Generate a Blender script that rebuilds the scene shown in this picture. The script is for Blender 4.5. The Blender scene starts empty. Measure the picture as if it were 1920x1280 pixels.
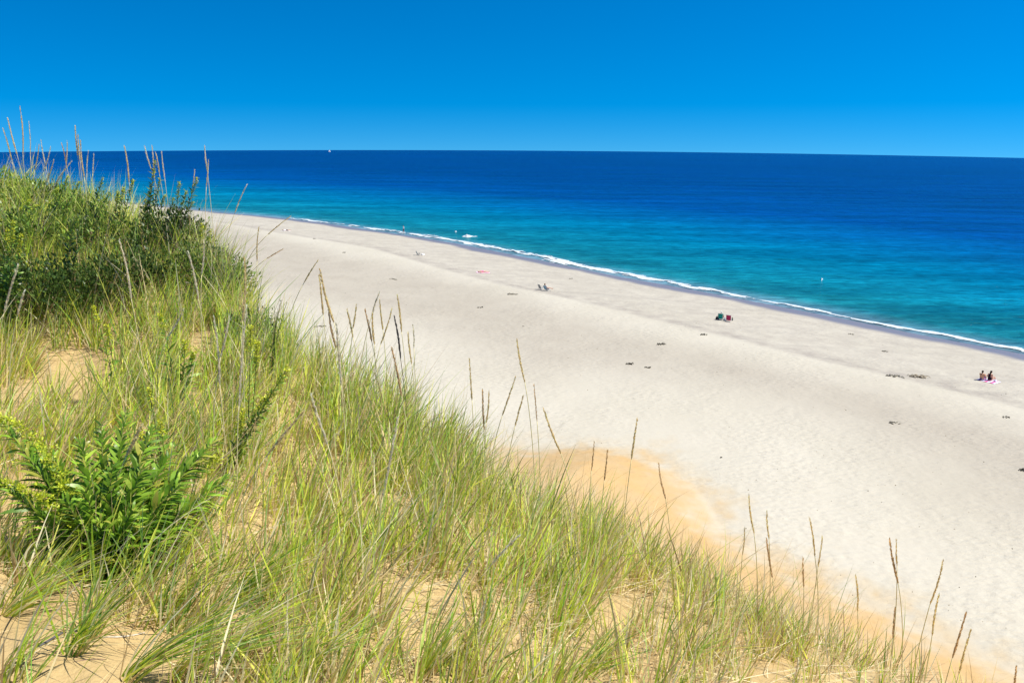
import bpy, math, random
import numpy as np
from mathutils import Vector, Matrix

random.seed(7)
rng = np.random.default_rng(11)
scene = bpy.context.scene
COL = scene.collection

# ------------------------------------------------------------------ camera model
W0, H0, F0 = 1920.0, 1280.0, 1400.0
EYE = 22.5
PITCH = math.radians(15.95)
ROLL = math.radians(0.33)
RE = 56000.0
SP, CP = math.sin(PITCH), math.cos(PITCH)
AXF = np.array([0, CP, -SP]); AXU0 = np.array([0, SP, CP]); AXR0 = np.array([1.0, 0, 0])
# the frame is turned a little: the horizon sinks towards the right
AXR = AXR0 * math.cos(ROLL) + AXU0 * math.sin(ROLL)
AXU = -AXR0 * math.sin(ROLL) + AXU0 * math.cos(ROLL)

def ray(px, py):
    u = (px - W0 / 2) / F0; v = (py - H0 / 2) / F0
    return AXF + u * AXR - v * AXU

def at_y(px, py, y):
    d = ray(px, py); t = y / d[1]
    return np.array([d[0] * t, y, EYE + d[2] * t])

def at_z(px, py, z):
    d = ray(px, py); t = (z - EYE) / d[2]
    for _ in range(8):
        r2 = (d[0] * t) ** 2 + (d[1] * t) ** 2
        t = (z - r2 / (2 * RE) - EYE) / d[2]
    return np.array([d[0] * t, d[1] * t, z - r2 / (2 * RE)])

def to_px(P):
    P = np.asarray(P, float).reshape(-1, 3) - np.array([0, 0, EYE])
    dz = np.maximum(P @ AXF, 1e-3)
    return (W0 / 2 + F0 * (P @ AXR) / dz, H0 / 2 - F0 * (P @ AXU) / dz)

# ------------------------------------------------------------------ noise
def _hash(ix, iy, s):
    h = (ix.astype(np.int64) * 374761393 + iy.astype(np.int64) * 668265263 + s * 974634777) & 0x7fffffff
    h = ((h ^ (h >> 13)) * 1274126177) & 0x7fffffff
    return ((h ^ (h >> 16)) & 0xffff) / 65535.0

def vnoise(x, y, s=0):
    ix = np.floor(x); iy = np.floor(y); fx = x - ix; fy = y - iy
    fx = fx * fx * (3 - 2 * fx); fy = fy * fy * (3 - 2 * fy)
    a = _hash(ix, iy, s); b = _hash(ix + 1, iy, s); c = _hash(ix, iy + 1, s); d = _hash(ix + 1, iy + 1, s)
    return (a * (1 - fx) + b * fx) * (1 - fy) + (c * (1 - fx) + d * fx) * fy

def fbm(x, y, s=0, o=4):
    r = 0; a = .5
    for i in range(o):
        r = r + a * (vnoise(x * 2 ** i + 17.3 * i, y * 2 ** i - 9.1 * i, s + i) - .5); a *= .5
    return r

def sstep(a, b, x):
    t = np.clip((x - a) / (b - a), 0, 1)
    return t * t * (3 - 2 * t)

# ------------------------------------------------------------------ plan lines from the photo
SHORE_PX = [(150, 371), (300, 386), (420, 399), (500, 406), (600, 417), (700, 432), (760, 441), (800, 447), (860, 457),
            (940, 473), (1015, 488), (1161, 518), (1306, 544), (1400, 562), (1587, 598), (1712, 624), (1920, 663), (2300, 742)]
SHORE = np.array([at_z(x, y, 0.0)[:2] for x, y in SHORE_PX])
d0 = SHORE[0] - SHORE[2]; d0 /= np.linalg.norm(d0); d1 = SHORE[-1] - SHORE[-4]; d1 /= np.linalg.norm(d1)
SHORE = np.vstack([SHORE[0] + d0 * 1800, SHORE, SHORE[-1] + d1 * 900])
BASE_PX = [(560, 690), (760, 800), (900, 842), (1000, 846), (1120, 838), (1220, 862), (1300, 910), (1335, 960), (1362, 1005),
           (1440, 1050), (1540, 1105), (1670, 1165), (1815, 1228), (1915, 1275)]
BASE = np.array([at_z(x, y, 1.9)[:2] for x, y in BASE_PX])
BASE = np.vstack([BASE[0] + np.array([-700., 720.]), BASE[0] + np.array([-30., 31.]), BASE, BASE[-1] + np.array([6., -9.]), BASE[-1] + np.array([300., -310.])])

def sdist(x, y, L):
    """signed distance, positive on the left of the (far -> near) line, which is the sea"""
    P = np.stack([x, y], -1); best = np.full(x.shape, 1e18); sg = np.zeros(x.shape); par = np.zeros(x.shape); acc = 0.
    for a, b in zip(L[:-1], L[1:]):
        ab = b - a; l2 = ab @ ab
        t = np.clip(((P - a) @ ab) / l2, 0, 1)
        q = P - (a + t[..., None] * ab)
        d2 = (q ** 2).sum(-1)
        cr = ab[0] * q[..., 1] - ab[1] * q[..., 0]
        m = d2 < best
        best = np.where(m, d2, best); sg = np.where(m, np.sign(cr), sg); par = np.where(m, acc + t * math.sqrt(l2), par)
        acc += math.sqrt(l2)
    return np.sqrt(best) * sg, par

# ------------------------------------------------------------------ terrain
# columns of the near dune: photo column -> (distance, height below the eye)
COLS = [
 (-60, [(.5, -1.6), (2, -1.62), (3, -1.74), (5, -1.78), (5.9, -1.6), (7, -1.12), (9.2, -.72)]),
 (60,  [(.5, -1.6), (2, -1.63), (3, -1.75), (5, -1.82), (5.9, -1.65), (7, -1.15), (8.6, -.80)]),
 (200, [(.5, -1.6), (2, -1.7), (3, -1.8), (5.2, -1.85), (5.9, -1.62), (7, -1.2), (8.0, -1.0)]),
 (330, [(.5, -1.6), (2, -1.75), (4, -1.82), (5.2, -1.75), (6, -1.45), (7, -1.2), (7.4, -1.15)]),
 (430, [(.5, -1.6), (2, -1.8), (4, -1.85), (5.2, -1.68), (6, -1.40), (6.6, -1.32)]),
 (500, [(.5, -1.6), (2, -1.83), (4, -1.93), (5.6, -1.62)]),
 (600, [(.5, -1.6), (2, -1.86), (4, -1.95), (5.2, -1.78)]),
 (700, [(.5, -1.6), (2, -1.9), (3.5, -1.95), (4.8, -1.88)]),
 (820, [(.5, -1.65), (2, -1.93), (3.5, -2.03), (4.5, -2.08)]),
 (950, [(.5, -1.7), (2.4, -2.05), (4.2, -2.28)]),
 (1100, [(.5, -1.75), (2.5, -2.16), (4.05, -2.45)]),
 (1250, [(.5, -1.8), (2.8, -2.34), (3.95, -2.62)]),
 (1500, [(.5, -1.9), (3.0, -2.66), (3.8, -2.92)]),
 (1750, [(.5, -2.0), (3, -2.86), (3.6, -3.12)]),
 (2100, [(.5, -2.1), (2.5, -2.95), (3.3, -3.35)]),
 (3200, [(.5, -2.3), (2.0, -3.1), (2.6, -3.6)]),
]
NT = 40
cu, cyc, cprof = [], [], []
for px, pr in COLS:
    d = ray(px, 640 + (pr[-1][0] and 0)); 
    u = ((px - 960) / F0) / .95
    ys = np.array([p[0] for p in pr]); zs = np.array([p[1] for p in pr])
    tt = np.linspace(0, 1, NT); yy = .5 + tt * (ys[-1] - .5)
    cu.append(u); cyc.append(ys[-1]); cprof.append(np.interp(yy, ys, zs))
# landward plateau on the left
for u, yc in [(-.80, 12.), (-.85, 17.), (-.9, 28.), (-.95, 56.), (-.99, 300.), (-1.05, 3000.)]:
    cu.insert(0, u); cyc.insert(0, yc)
    tt = np.linspace(0, 1, NT); yy = .5 + tt * (yc - .5)
    cprof.insert(0, np.interp(yy, [.5, 2, 5, 6, 7.5, 12], [-1.6, -1.62, -1.75, -1.5, -1.1, -.9]))
cu = np.array(cu); cyc = np.array(cyc); cprof = np.array(cprof)

def crest_y(x, y):
    u = np.clip(x / np.maximum(y, .5), -1.05, 2.2)
    return np.interp(u, cu, cyc)

def height(x, y):
    x = np.asarray(x, float); y = np.asarray(y, float)
    u = np.clip(x / np.maximum(y, .5), -1.049, 1.68)
    yc = np.interp(u, cu, cyc)
    t = np.clip((np.maximum(y, .5) - .5) / (yc - .5), 0, 1) * (NT - 1)
    i1 = np.clip(np.searchsorted(cu, u, side='right') - 1, 0, len(cu) - 2)
    w = np.clip((u - cu[i1]) / (cu[i1 + 1] - cu[i1]), 0, 1); w = w * w * (3 - 2 * w)
    j = np.clip(np.floor(t).astype(int), 0, NT - 2); f = t - j
    def pv(i): return cprof[i, j] * (1 - f) + cprof[i, j + 1] * f
    zr = pv(i1) * (1 - w) + pv(i1 + 1) * w
    over = np.maximum(0, y - yc)
    r = np.hypot(x, y)
    near = EYE + zr + .10 * fbm(x * .9, y * .9, 3) + .045 * fbm(x * 3.2, y * 3.2, 5) + .012 * fbm(x * 14, y * 14, 8, 3)
    steep = near - (.92 * over - .5 * (1 - np.exp(-over / .6)) * .55)
    s, par = sdist(x, y, SHORE)
    inl = -s
    b, _ = sdist(x, y, BASE)
    beach = np.where(inl < 0, .085 * inl,
            np.where(inl < 20, .078 * inl, 1.56 + .35 * sstep(20, 26, inl) + .004 * (inl - 20)))
    berm = 1.0 + 5.0 * fbm(par / 60, inl / 60, 21, 2)
    beach = beach + .22 * fbm(x / 9, y / 9, 31, 3) * sstep(12, 30, inl) + .05 * fbm(x / 1.3, y / 1.3, 33, 3) * sstep(18, 30, inl)
    inside = np.maximum(0, -b)
    apron = beach + .20 * inside + .06 * np.minimum(inside, 6) 
    k = 1.2
    hh = np.clip(.5 + .5 * (steep - apron) / k, 0, 1)
    low = apron * (1 - hh) + steep * hh + k * hh * (1 - hh)
    z = np.where(over > 0, np.where(steep > apron + k, steep, low), near)
    z = z - r * r / (2 * RE) * sstep(8, 40, r)
    return z

def hit(px, py, tmax=900):
    d = ray(px, py)
    ts = np.concatenate([np.linspace(.8, 12, 600), np.geomspace(12, tmax, 3000)])
    x = d[0] * ts; y = d[1] * ts; z = EYE + d[2] * ts
    h = height(x, y); k = np.argmax(z < h)
    if k == 0: k = len(ts) - 1
    return np.array([x[k], y[k], h[k]])

def hit_beach(px, py):
    """the beach point seen at a pixel, past the near dune"""
    d = ray(px, py)
    ts = np.geomspace(20, 900, 6000)
    x = d[0] * ts; y = d[1] * ts; z = EYE + d[2] * ts
    h = height(x, y); k = np.argmax(z < h)
    return np.array([x[k], y[k], h[k]])

# ------------------------------------------------------------------ mesh helpers
def mesh_from(name, V, faces_flat, loop_start, loop_total, colors=None, attrs=None, smooth=True):
    me = bpy.data.meshes.new(name)
    V = np.asarray(V, np.float32)
    me.vertices.add(len(V)); me.vertices.foreach_set('co', V.ravel())
    me.loops.add(len(faces_flat)); me.loops.foreach_set('vertex_index', np.asarray(faces_flat, np.int32))
    me.polygons.add(len(loop_start))
    me.polygons.foreach_set('loop_start', np.asarray(loop_start, np.int32))
    me.polygons.foreach_set('loop_total', np.asarray(loop_total, np.int32))
    if smooth: me.polygons.foreach_set('use_smooth', np.ones(len(loop_start), bool))
    me.update(calc_edges=True)
    if colors is not None:
        a = me.color_attributes.new('tint', 'FLOAT_COLOR', 'POINT')
        c = np.ones((len(V), 4), np.float32); c[:, :3] = colors
        a.data.foreach_set('color', c.ravel())
    for k, v in (attrs or {}).items():
        a = me.attributes.new(k, 'FLOAT', 'POINT'); a.data.foreach_set('value', np.asarray(v, np.float32))
    return me

def quads_mesh(name, V, Q, **kw):
    Q = np.asarray(Q, np.int32)
    return mesh_from(name, V, Q.ravel(), np.arange(len(Q)) * 4, np.full(len(Q), 4), **kw)

class MB:
    """collects simple shapes into one mesh"""
    def __init__(s): s.v = []; s.f = []; s.c = []
    def add(s, V, F, c=None):
        o = len(s.v); s.v += [tuple(map(float, p)) for p in V]; s.f += [tuple(i + o for i in f) for f in F]
        s.c += [c or (1, 1, 1)] * len(V)
    def tube(s, pts, rad, n=6, c=None, caps=True, flat=1.0):
        pts = [np.array(p, float) for p in pts]
        if not hasattr(rad, '__len__'): rad = [rad] * len(pts)
        V = []; F = []
        T = [pts[min(i + 1, len(pts) - 1)] - pts[max(i - 1, 0)] for i in range(len(pts))]
        ref = np.array([0, 0, 1.]) if abs(T[0][2]) < .9 * np.linalg.norm(T[0]) else np.array([1., 0, 0])
        A = np.cross(T[0], ref); A /= np.linalg.norm(A) + 1e-9
        for p, t, r in zip(pts, T, rad):
            t = t / (np.linalg.norm(t) + 1e-9)
            A = A - t * (A @ t); A /= np.linalg.norm(A) + 1e-9; B = np.cross(t, A)
            for k in range(n):
                a = 2 * math.pi * k / n
                V.append(p + r * (math.cos(a) * A + math.sin(a) * B * flat))
        for i in range(len(pts) - 1):
            for k in range(n):
                F.append((i * n + k, i * n + (k + 1) % n, (i + 1) * n + (k + 1) % n, (i + 1) * n + k))
        if caps:
            F.append(tuple(range(n))[::-1]); F.append(tuple((len(pts) - 1) * n + k for k in range(n)))
        s.add(V, F, c)
    def ball(s, p, r, n=10, m=7, c=None):
        if not hasattr(r, '__len__'): r = (r, r, r)
        V = [(p[0], p[1], p[2] - r[2])]
        for i in range(1, m):
            a = math.pi * i / m
            for k in range(n):
                b = 2 * math.pi * k / n
                V.append((p[0] + r[0] * math.sin(a) * math.cos(b), p[1] + r[1] * math.sin(a) * math.sin(b), p[2] - r[2] * math.cos(a)))
        V.append((p[0], p[1], p[2] + r[2])); F = []
        for k in range(n): F.append((0, 1 + (k + 1) % n, 1 + k))
        for i in range(m - 2):
            for k in range(n):
                a = 1 + i * n
                F.append((a + k, a + (k + 1) % n, a + n + (k + 1) % n, a + n + k))
        L = len(V) - 1; a = 1 + (m - 2) * n
        for k in range(n): F.append((a + k, a + (k + 1) % n, L))
        s.add(V, F, c)
    def box(s, p, size, M=None, c=None):
        V = []
        for z in (-.5, .5):
            for x, y in ((-.5, -.5), (.5, -.5), (.5, .5), (-.5, .5)):
                q = Vector((x * size[0], y * size[1], z * size[2]))
                if M is not None: q = M @ q
                V.append((q.x + p[0], q.y + p[1], q.z + p[2]))
        s.add(V, [(3, 2, 1, 0), (4, 5, 6, 7), (0, 1, 5, 4), (1, 2, 6, 5), (2, 3, 7, 6), (3, 0, 4, 7)], c)
    def build(s, name, mat, parent=None, smooth=True):
        me = bpy.data.meshes.new(name); me.from_pydata(s.v, [], s.f)
        if smooth: me.polygons.foreach_set('use_smooth', [True] * len(me.polygons))
        a = me.color_attributes.new('tint', 'FLOAT_COLOR', 'POINT')
        c = np.ones((len(s.v), 4), np.float32); c[:, :3] = np.array(s.c); a.data.foreach_set('color', c.ravel())
        me.update()
        return link(name, me, mat, parent)

def link(name, me, mat, parent=None):
    o = bpy.data.objects.new(name, me); COL.objects.link(o)
    if mat: me.materials.append(mat)
    if parent: o.parent = parent
    return o

def tag(o, label=None, cat=None, group=None, kind=None):
    if label: o['label'] = label
    if cat: o['category'] = cat
    if group: o['group'] = group
    if kind: o['kind'] = kind
    return o

def thing(name, loc, rz, label, cat, group=None):
    o = bpy.data.objects.new(name, None); COL.objects.link(o)
    o.empty_display_size = .1
    o.location = loc; o.rotation_euler = (0, 0, rz)
    return tag(o, label, cat, group)

def nrm(a): return a / (np.linalg.norm(a, axis=-1, keepdims=True) + 1e-9)

def ribbons(base, d, L, W, bend, prof, side=None, fold=0.0):
    """N tapering ribbons: base (N,3), direction, length, width, bend (N,3); prof = widths along the blade"""
    N = len(base); S = len(prof)
    t = np.linspace(0, 1, S)[None, :, None]
    L = L[:, None, None]
    P = base[:, None] + d[:, None] * L * t + bend[:, None] * L * t * t
    T = nrm(d[:, None] + 2 * bend[:, None] * t)
    if side is None:
        a = rng.uniform(0, 2 * math.pi, N); side = np.stack([np.cos(a), np.sin(a), np.zeros(N)], -1)
    sd = side[:, None] - T * (side[:, None] * T).sum(-1, keepdims=True); sd = nrm(sd)
    hw = (W[:, None] * np.asarray(prof)[None])[..., None] * .5
    V = np.stack([P - sd * hw, P + sd * hw], 2)       # N,S,2,3
    V = V.reshape(-1, 3)
    b = (np.arange(N) * S * 2)[:, None] + (np.arange(S - 1) * 2)[None]
    Q = np.stack([b, b + 1, b + 3, b + 2], -1).reshape(-1, 4)
    return V, Q

class RB:
    def __init__(s): s.V = []; s.Q = []; s.C = []; s.n = 0
    def add(s, V, Q, C):
        s.V.append(V); s.Q.append(Q + s.n); s.C.append(C); s.n += len(V)
    def ribbons(s, base, d, L, W, bend, prof, C, side=None):
        V, Q = ribbons(base, d, L, W, bend, prof, side)
        s.add(V, Q, np.repeat(C, 2 * len(prof), 0))
    def build(s, name, mat, parent=None):
        me = quads_mesh(name, np.concatenate(s.V), np.concatenate(s.Q), colors=np.concatenate(s.C))
        return link(name, me, mat, parent)

# ------------------------------------------------------------------ materials
def newmat(name):
    m = bpy.data.materials.new(name); m.use_nodes = True; nt = m.node_tree; nt.nodes.clear()
    out = nt.nodes.new('ShaderNodeOutputMaterial')
    def N(t, **kw):
        n = nt.nodes.new(t)
        for k, v in kw.items():
            if k == 'ins':
                for a, b in v.items(): n.inputs[a].default_value = b
            else: setattr(n, k, v)
        return n
    return m, nt, N, (lambda a, b: nt.links.new(a, b)), out

def mixc(N, K, fac, a, b, mode='MIX'):
    n = N('ShaderNodeMix', data_type='RGBA', blend_type=mode)
    for s, v in ((0, fac), (6, a), (7, b)):
        if hasattr(v, 'links') or hasattr(v, 'is_linked'): K(v, n.inputs[s])
        else: n.inputs[s].default_value = v if s == 0 else (*v, 1)
    return n.outputs[2]

def simple(name, col, rough=.7, noise=.12, scale=20, spec=.3, tint=False, trans=0.0):
    m, nt, N, K, out = newmat(name)
    b = N('ShaderNodeBsdfPrincipled', ins={'Roughness': rough, 'Specular IOR Level': spec})
    tc = N('ShaderNodeTexCoord'); nz = N('ShaderNodeTexNoise', ins={'Scale': scale, 'Detail': 4.0}); K(tc.outputs['Object'], nz.inputs['Vector'])
    mr = N('ShaderNodeMapRange', ins={'From Min': .3, 'From Max': .7, 'To Min': 1 - noise, 'To Max': 1 + noise}); K(nz.outputs['Fac'], mr.inputs['Value'])
    if tint:
        at = N('ShaderNodeAttribute', attribute_name='tint'); src = at.outputs['Color']
    else:
        rgb = N('ShaderNodeRGB'); rgb.outputs[0].default_value = (*col, 1); src = rgb.outputs[0]
    vm = N('ShaderNodeVectorMath', operation='SCALE'); K(src, vm.inputs[0]); K(mr.outputs[0], vm.inputs['Scale'])
    K(vm.outputs[0], b.inputs['Base Color'])
    if trans > 0:
        tr = N('ShaderNodeBsdfTranslucent'); K(vm.outputs[0], tr.inputs['Color'])
        mx = N('ShaderNodeMixShader', ins={0: trans}); K(b.outputs[0], mx.inputs[1]); K(tr.outputs[0], mx.inputs[2]); K(mx.outputs[0], out.inputs[0])
    else: K(b.outputs[0], out.inputs[0])
    return m

M_blade = simple('grass_blade', None, .55, .10, 30, .18, tint=True, trans=.46)
M_leaf = simple('leaf', None, .38, .12, 25, .45, tint=True, trans=.35)
M_dry = simple('dry_straw', None, .7, .15, 40, .2, tint=True, trans=.25)
M_seed = simple('seed_husk', None, .75, .12, 60, .15, tint=True, trans=.45)
M_tint = simple('painted', None, .7, .08, 15, .3, tint=True)
M_wood = simple('weathered_wood', (.13, .11, .09), .9, .35, 30, .2)
M_stem = simple('plant_stem', (.16, .17, .05), .7, .25, 30, .2)
M_brown = simple('brown_stem', (.12, .075, .045), .8, .3, 30, .2)
M_skin = simple('skin', (.52, .29, .18), .55, .06, 12, .35)
M_skin2 = simple('pale_skin', (.60, .36, .25), .55, .06, 12, .35)
M_weed = simple('seaweed', (.035, .035, .02), .8, .4, 20, .3)

def sand_material():
    m, nt, N, K, out = newmat('sand')
    b = N('ShaderNodeBsdfPrincipled', ins={'Specular IOR Level': .2})
    geo = N('ShaderNodeNewGeometry')
    def A(n): return N('ShaderNodeAttribute', attribute_name=n).outputs['Fac']
    dune, wet, grey, dist, scarp = A('dune'), A('wet'), A('grey'), A('dist'), A('scarp')
    def noise(scale, detail=5, rough=.55, vec=None):
        n = N('ShaderNodeTexNoise', ins={'Scale': scale, 'Detail': detail, 'Roughness': rough}); K(vec or geo.outputs['Position'], n.inputs['Vector']); return n.outputs['Fac']
    def mr(v, a, c, d, e):
        n = N('ShaderNodeMapRange', ins={'From Min': a, 'From Max': c, 'To Min': d, 'To Max': e}); K(v, n.inputs['Value']); return n.outputs[0]
    def mul(a, bb):
        n = N('ShaderNodeMath', operation='MULTIPLY')
        for i, v in enumerate((a, bb)):
            if isinstance(v, (int, float)): n.inputs[i].default_value = v
            else: K(v, n.inputs[i])
        return n.outputs[0]
    pale = mixc(N, K, mr(noise(.09, 4), .35, .65, 0, 1), (.470, .442, .358), (.510, .482, .398))
    pale = mixc(N, K, mr(noise(3.0, 8, .7), .35, .65, 0, .30), pale, (.42, .38, .32))
    pale = mixc(N, K, mul(grey, mr(noise(.25, 6, .6), .3, .7, .6, 1)), pale, (.355, .320, .26))
    pale = mixc(N, K, mul(scarp, mr(noise(.5, 5, .6), .3, .7, .2, 1)), pale, (.31, .28, .24))
    # streaks of darker drift line and damp patches running along the shore
    mp = N('ShaderNodeMapping'); mp.inputs['Rotation'].default_value = (0, 0, math.radians(45)); mp.inputs['Scale'].default_value = (.035, .5, 1); K(geo.outputs['Position'], mp.inputs['Vector'])
    st = noise(1.0, 6, .65, mp.outputs[0])
    pale = mixc(N, K, mul(mr(st, .55, .72, 0, .55), scarp), pale, (.25, .23, .205))
    # sparse dark specks of shell and weed
    sp = noise(2.2, 3, .5)
    sp2 = noise(14.0, 2, .5)
    spk = mul(mr(sp, .66, .70, 0, 1), mr(sp2, .58, .64, 0, .7))
    pale = mixc(N, K, mul(spk, mr(grey, 0, 1, .25, .5)), pale, (.16, .13, .10))
    tan = mixc(N, K, mr(noise(1.2, 5), .35, .65, 0, 1), (.46, .335, .155), (.52, .385, .19))
    tan = mixc(N, K, mr(noise(60, 6, .8), .4, .62, 0, .35), tan, (.38, .27, .13))
    # the slumped face below carries a stronger ochre
    face = A('face')
    och = mixc(N, K, mr(noise(.35, 7, .65), .35, .65, 0, 1), (.50, .33, .145), (.47, .34, .18))
    tan = mixc(N, K, face, tan, och)
    c = mixc(N, K, dune, pale, tan)
    c = mixc(N, K, wet, c, (.17, .165, .19))
    K(c, b.inputs['Base Color'])
    K(mr(wet, 0, 1, .92, .4), b.inputs['Roughness'])
    K(mr(wet, 0, 1, .15, .35), b.inputs['Specular IOR Level'])
    # footprints and wind ripples
    far = mul(mul(mr(dist, 10, 25, 0, 1), mr(wet, 0, .6, 1, 0)), mr(noise(.16, 4, .6), .38, .62, .25, 1.15))
    mp2 = N('ShaderNodeMapping'); mp2.inputs['Rotation'].default_value = (0, 0, math.radians(25)); mp2.inputs['Scale'].default_value = (1.0, 1.9, 1); K(geo.outputs['Position'], mp2.inputs['Vector'])
    f1 = noise(1.5, 4, .6, mp2.outputs[0])
    vo = N('ShaderNodeTexVoronoi', ins={'Scale': 1.6}, feature='SMOOTH_F1'); K(mp2.outputs[0], vo.inputs['Vector'])
    ad = N('ShaderNodeMath', operation='ADD'); K(mul(f1, .16), ad.inputs[0]); K(mul(mr(vo.outputs['Distance'], 0, .45, 0, 1), .07), ad.inputs[1])
    hfar = mul(ad.outputs[0], far)
    hnear = mul(noise(45, 6, .7), mul(mr(dist, 8, 20, .012, 0), 1.0))
    hn2 = mul(noise(9, 4, .6), mul(mr(dist, 8, 25, .05, 0), 1.0))
    a2 = N('ShaderNodeMath', operation='ADD'); K(hfar, a2.inputs[0]); K(hnear, a2.inputs[1])
    a3 = N('ShaderNodeMath', operation='ADD'); K(a2.outputs[0], a3.inputs[0]); K(hn2, a3.inputs[1])
    bp = N('ShaderNodeBump', ins={'Strength': .62, 'Distance': 1.0}); K(a3.outputs[0], bp.inputs['Height']); K(bp.outputs[0], b.inputs['Normal'])
    K(b.outputs[0], out.inputs[0])
    return m

def sea_material():
    m, nt, N, K, out = newmat('sea_water')
    b = N('ShaderNodeBsdfPrincipled', ins={'Roughness': .25, 'Specular IOR Level': .09})
    geo = N('ShaderNodeNewGeometry')
    s = N('ShaderNodeAttribute', attribute_name='sdist').outputs['Fac']
    def noise(scale, detail=5, rough=.55, vec=None):
        n = N('ShaderNodeTexNoise', ins={'Scale': scale, 'Detail': detail, 'Roughness': rough}); K(vec or geo.outputs['Position'], n.inputs['Vector']); return n.outputs['Fac']
    mp = N('ShaderNodeMapping'); mp.inputs['Rotation'].default_value = (0, 0, math.radians(45)); mp.inputs['Scale'].default_value = (.25, 1, 1); K(geo.outputs['Position'], mp.inputs['Vector'])
    warp = noise(.03, 5, .6, mp.outputs[0])
    ad = N('ShaderNodeMath', operation='MULTIPLY_ADD', ins={}); K(warp, ad.inputs[0])
    am = N('ShaderNodeMapRange', ins={'From Min': 0.0, 'From Max': 60.0, 'To Min': 2.0, 'To Max': 44.0}); K(s, am.inputs['Value']); K(am.outputs[0], ad.inputs[1])
    ah = N('ShaderNodeMath', operation='MULTIPLY', ins={1: -.5}); K(am.outputs[0], ah.inputs[0])
    sb = N('ShaderNodeMath', operation='ADD'); K(ah.outputs[0], sb.inputs[1]); K(s, sb.inputs[0]); K(sb.outputs[0], ad.inputs[2])
    rm = N('ShaderNodeMapRange', ins={'From Min': 0.0, 'From Max': 400.0}); K(ad.outputs[0], rm.inputs['Value'])
    cr = N('ShaderNodeValToRGB'); K(rm.outputs[0], cr.inputs[0])
    e = cr.color_ramp.elements
    stops = [(0, (.14, .22, .26)), (.006, (.07, .20, .24)), (.014, (.010, .165, .19)), (.028, (.004, .125, .155)), (.045, (.003, .155, .21)), (.10, (.0, .130, .235)), (.165, (.0, .085, .23)), (.255, (.0, .036, .185)), (.50, (.0, .017, .125)), (1, (.0, .013, .115))]
    e[0].position = stops[0][0]; e[0].color = (*stops[0][1], 1); e[1].position = 1; e[1].color = (*stops[-1][1], 1)
    for p, c in stops[1:-1]:
        x = e.new(p); x.color = (*c, 1)
    # light and dark of swell and wavelets painted into the water colour
    mp3 = N('ShaderNodeMapping'); mp3.inputs['Rotation'].default_value = (0, 0, math.radians(38)); mp3.inputs['Scale'].default_value = (.12, 1, 1); K(geo.outputs['Position'], mp3.inputs['Vector'])
    bn = noise(.11, 6, .6, mp3.outputs[0])
    mm = N('ShaderNodeMapRange', ins={'From Min': .35, 'From Max': .68, 'To Min': .68, 'To Max': 1.34}); K(bn, mm.inputs['Value'])
    mp4 = N('ShaderNodeMapping'); mp4.inputs['Rotation'].default_value = (0, 0, math.radians(20)); mp4.inputs['Scale'].default_value = (.3, .8, 1); K(geo.outputs['Position'], mp4.inputs['Vector'])
    bn2 = noise(.9, 6, .75, mp4.outputs[0])
    m2 = N('ShaderNodeMapRange', ins={'From Min': .3, 'From Max': .7, 'To Min': .40, 'To Max': 1.65}); K(bn2, m2.inputs['Value'])
    mu = N('ShaderNodeMath', operation='MULTIPLY'); K(mm.outputs[0], mu.inputs[0]); K(m2.outputs[0], mu.inputs[1])
    vm = N('ShaderNodeVectorMath', operation='SCALE'); K(cr.outputs[0], vm.inputs[0]); K(mu.outputs[0], vm.inputs['Scale'])
    K(vm.outputs[0], b.inputs['Base Color'])
    h1 = noise(.45, 6, .65, mp4.outputs[0]); h2 = noise(.12, 3, .5, mp3.outputs[0])
    mh = N('ShaderNodeMath', operation='MULTIPLY_ADD', ins={1: 2.0}); K(h2, mh.inputs[0]); K(h1, mh.inputs[2])
    bp = N('ShaderNodeBump', ins={'Strength': .9, 'Distance': .7}); K(mh.outputs[0], bp.inputs['Height']); K(bp.outputs[0], b.inputs['Normal'])
    K(b.outputs[0], out.inputs[0])
    return m

# ------------------------------------------------------------------ ground and sea sheets
def polar(angs, rads):
    A, R = np.meshgrid(angs, rads, indexing='ij')
    return R * np.sin(A), R * np.cos(A)

def polar_quads(na, nr):
    i = np.arange(na - 1)[:, None]; j = np.arange(nr - 1)[None]
    a = i * nr + j
    return np.stack([a, a + 1, a + nr + 1, a + nr], -1).reshape(-1, 4)

angs = np.radians(np.concatenate([np.linspace(-180, -46, 60), np.linspace(-45, 45, 680), np.linspace(46, 180, 60)]))
rads = np.concatenate([[0.0, .25], np.geomspace(.5, 14, 300), np.geomspace(14.2, 260, 300), np.geomspace(265, 2300, 28)])
gx, gy = polar(angs, rads)
gx, gy = gx.ravel(), gy.ravel()
gz = height(gx, gy)
gs, gpar = sdist(gx, gy, SHORE); gb, _ = sdist(gx, gy, BASE)
inl = -gs
over = gy - crest_y(gx, gy)
edge = gb + 5 * fbm(gx / 6, gy / 6, 41) + 5.0 * fbm(gx / .8, gy / .8, 42, 5)
front = sstep(-1.2, 1.4, gx / np.maximum(gy, .5) * 60 )      # the slump lies right of the middle
dune = np.where(over > 0, sstep(3.2, -3.6, edge) , 1.0)
# left of the slump the foot of the cliff is pale sand
leftm = sstep(-6.0, 1.0, gx) 
dune = np.where(over > 0, np.where(gz > 9, dune, dune * leftm), dune)
face = np.where(over > .8, 1.0, 0.0) * dune
wet = sstep(4.6, 2.6, inl + 1.8 * fbm(gpar / 9, inl * 0, 55) * 2)
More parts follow.
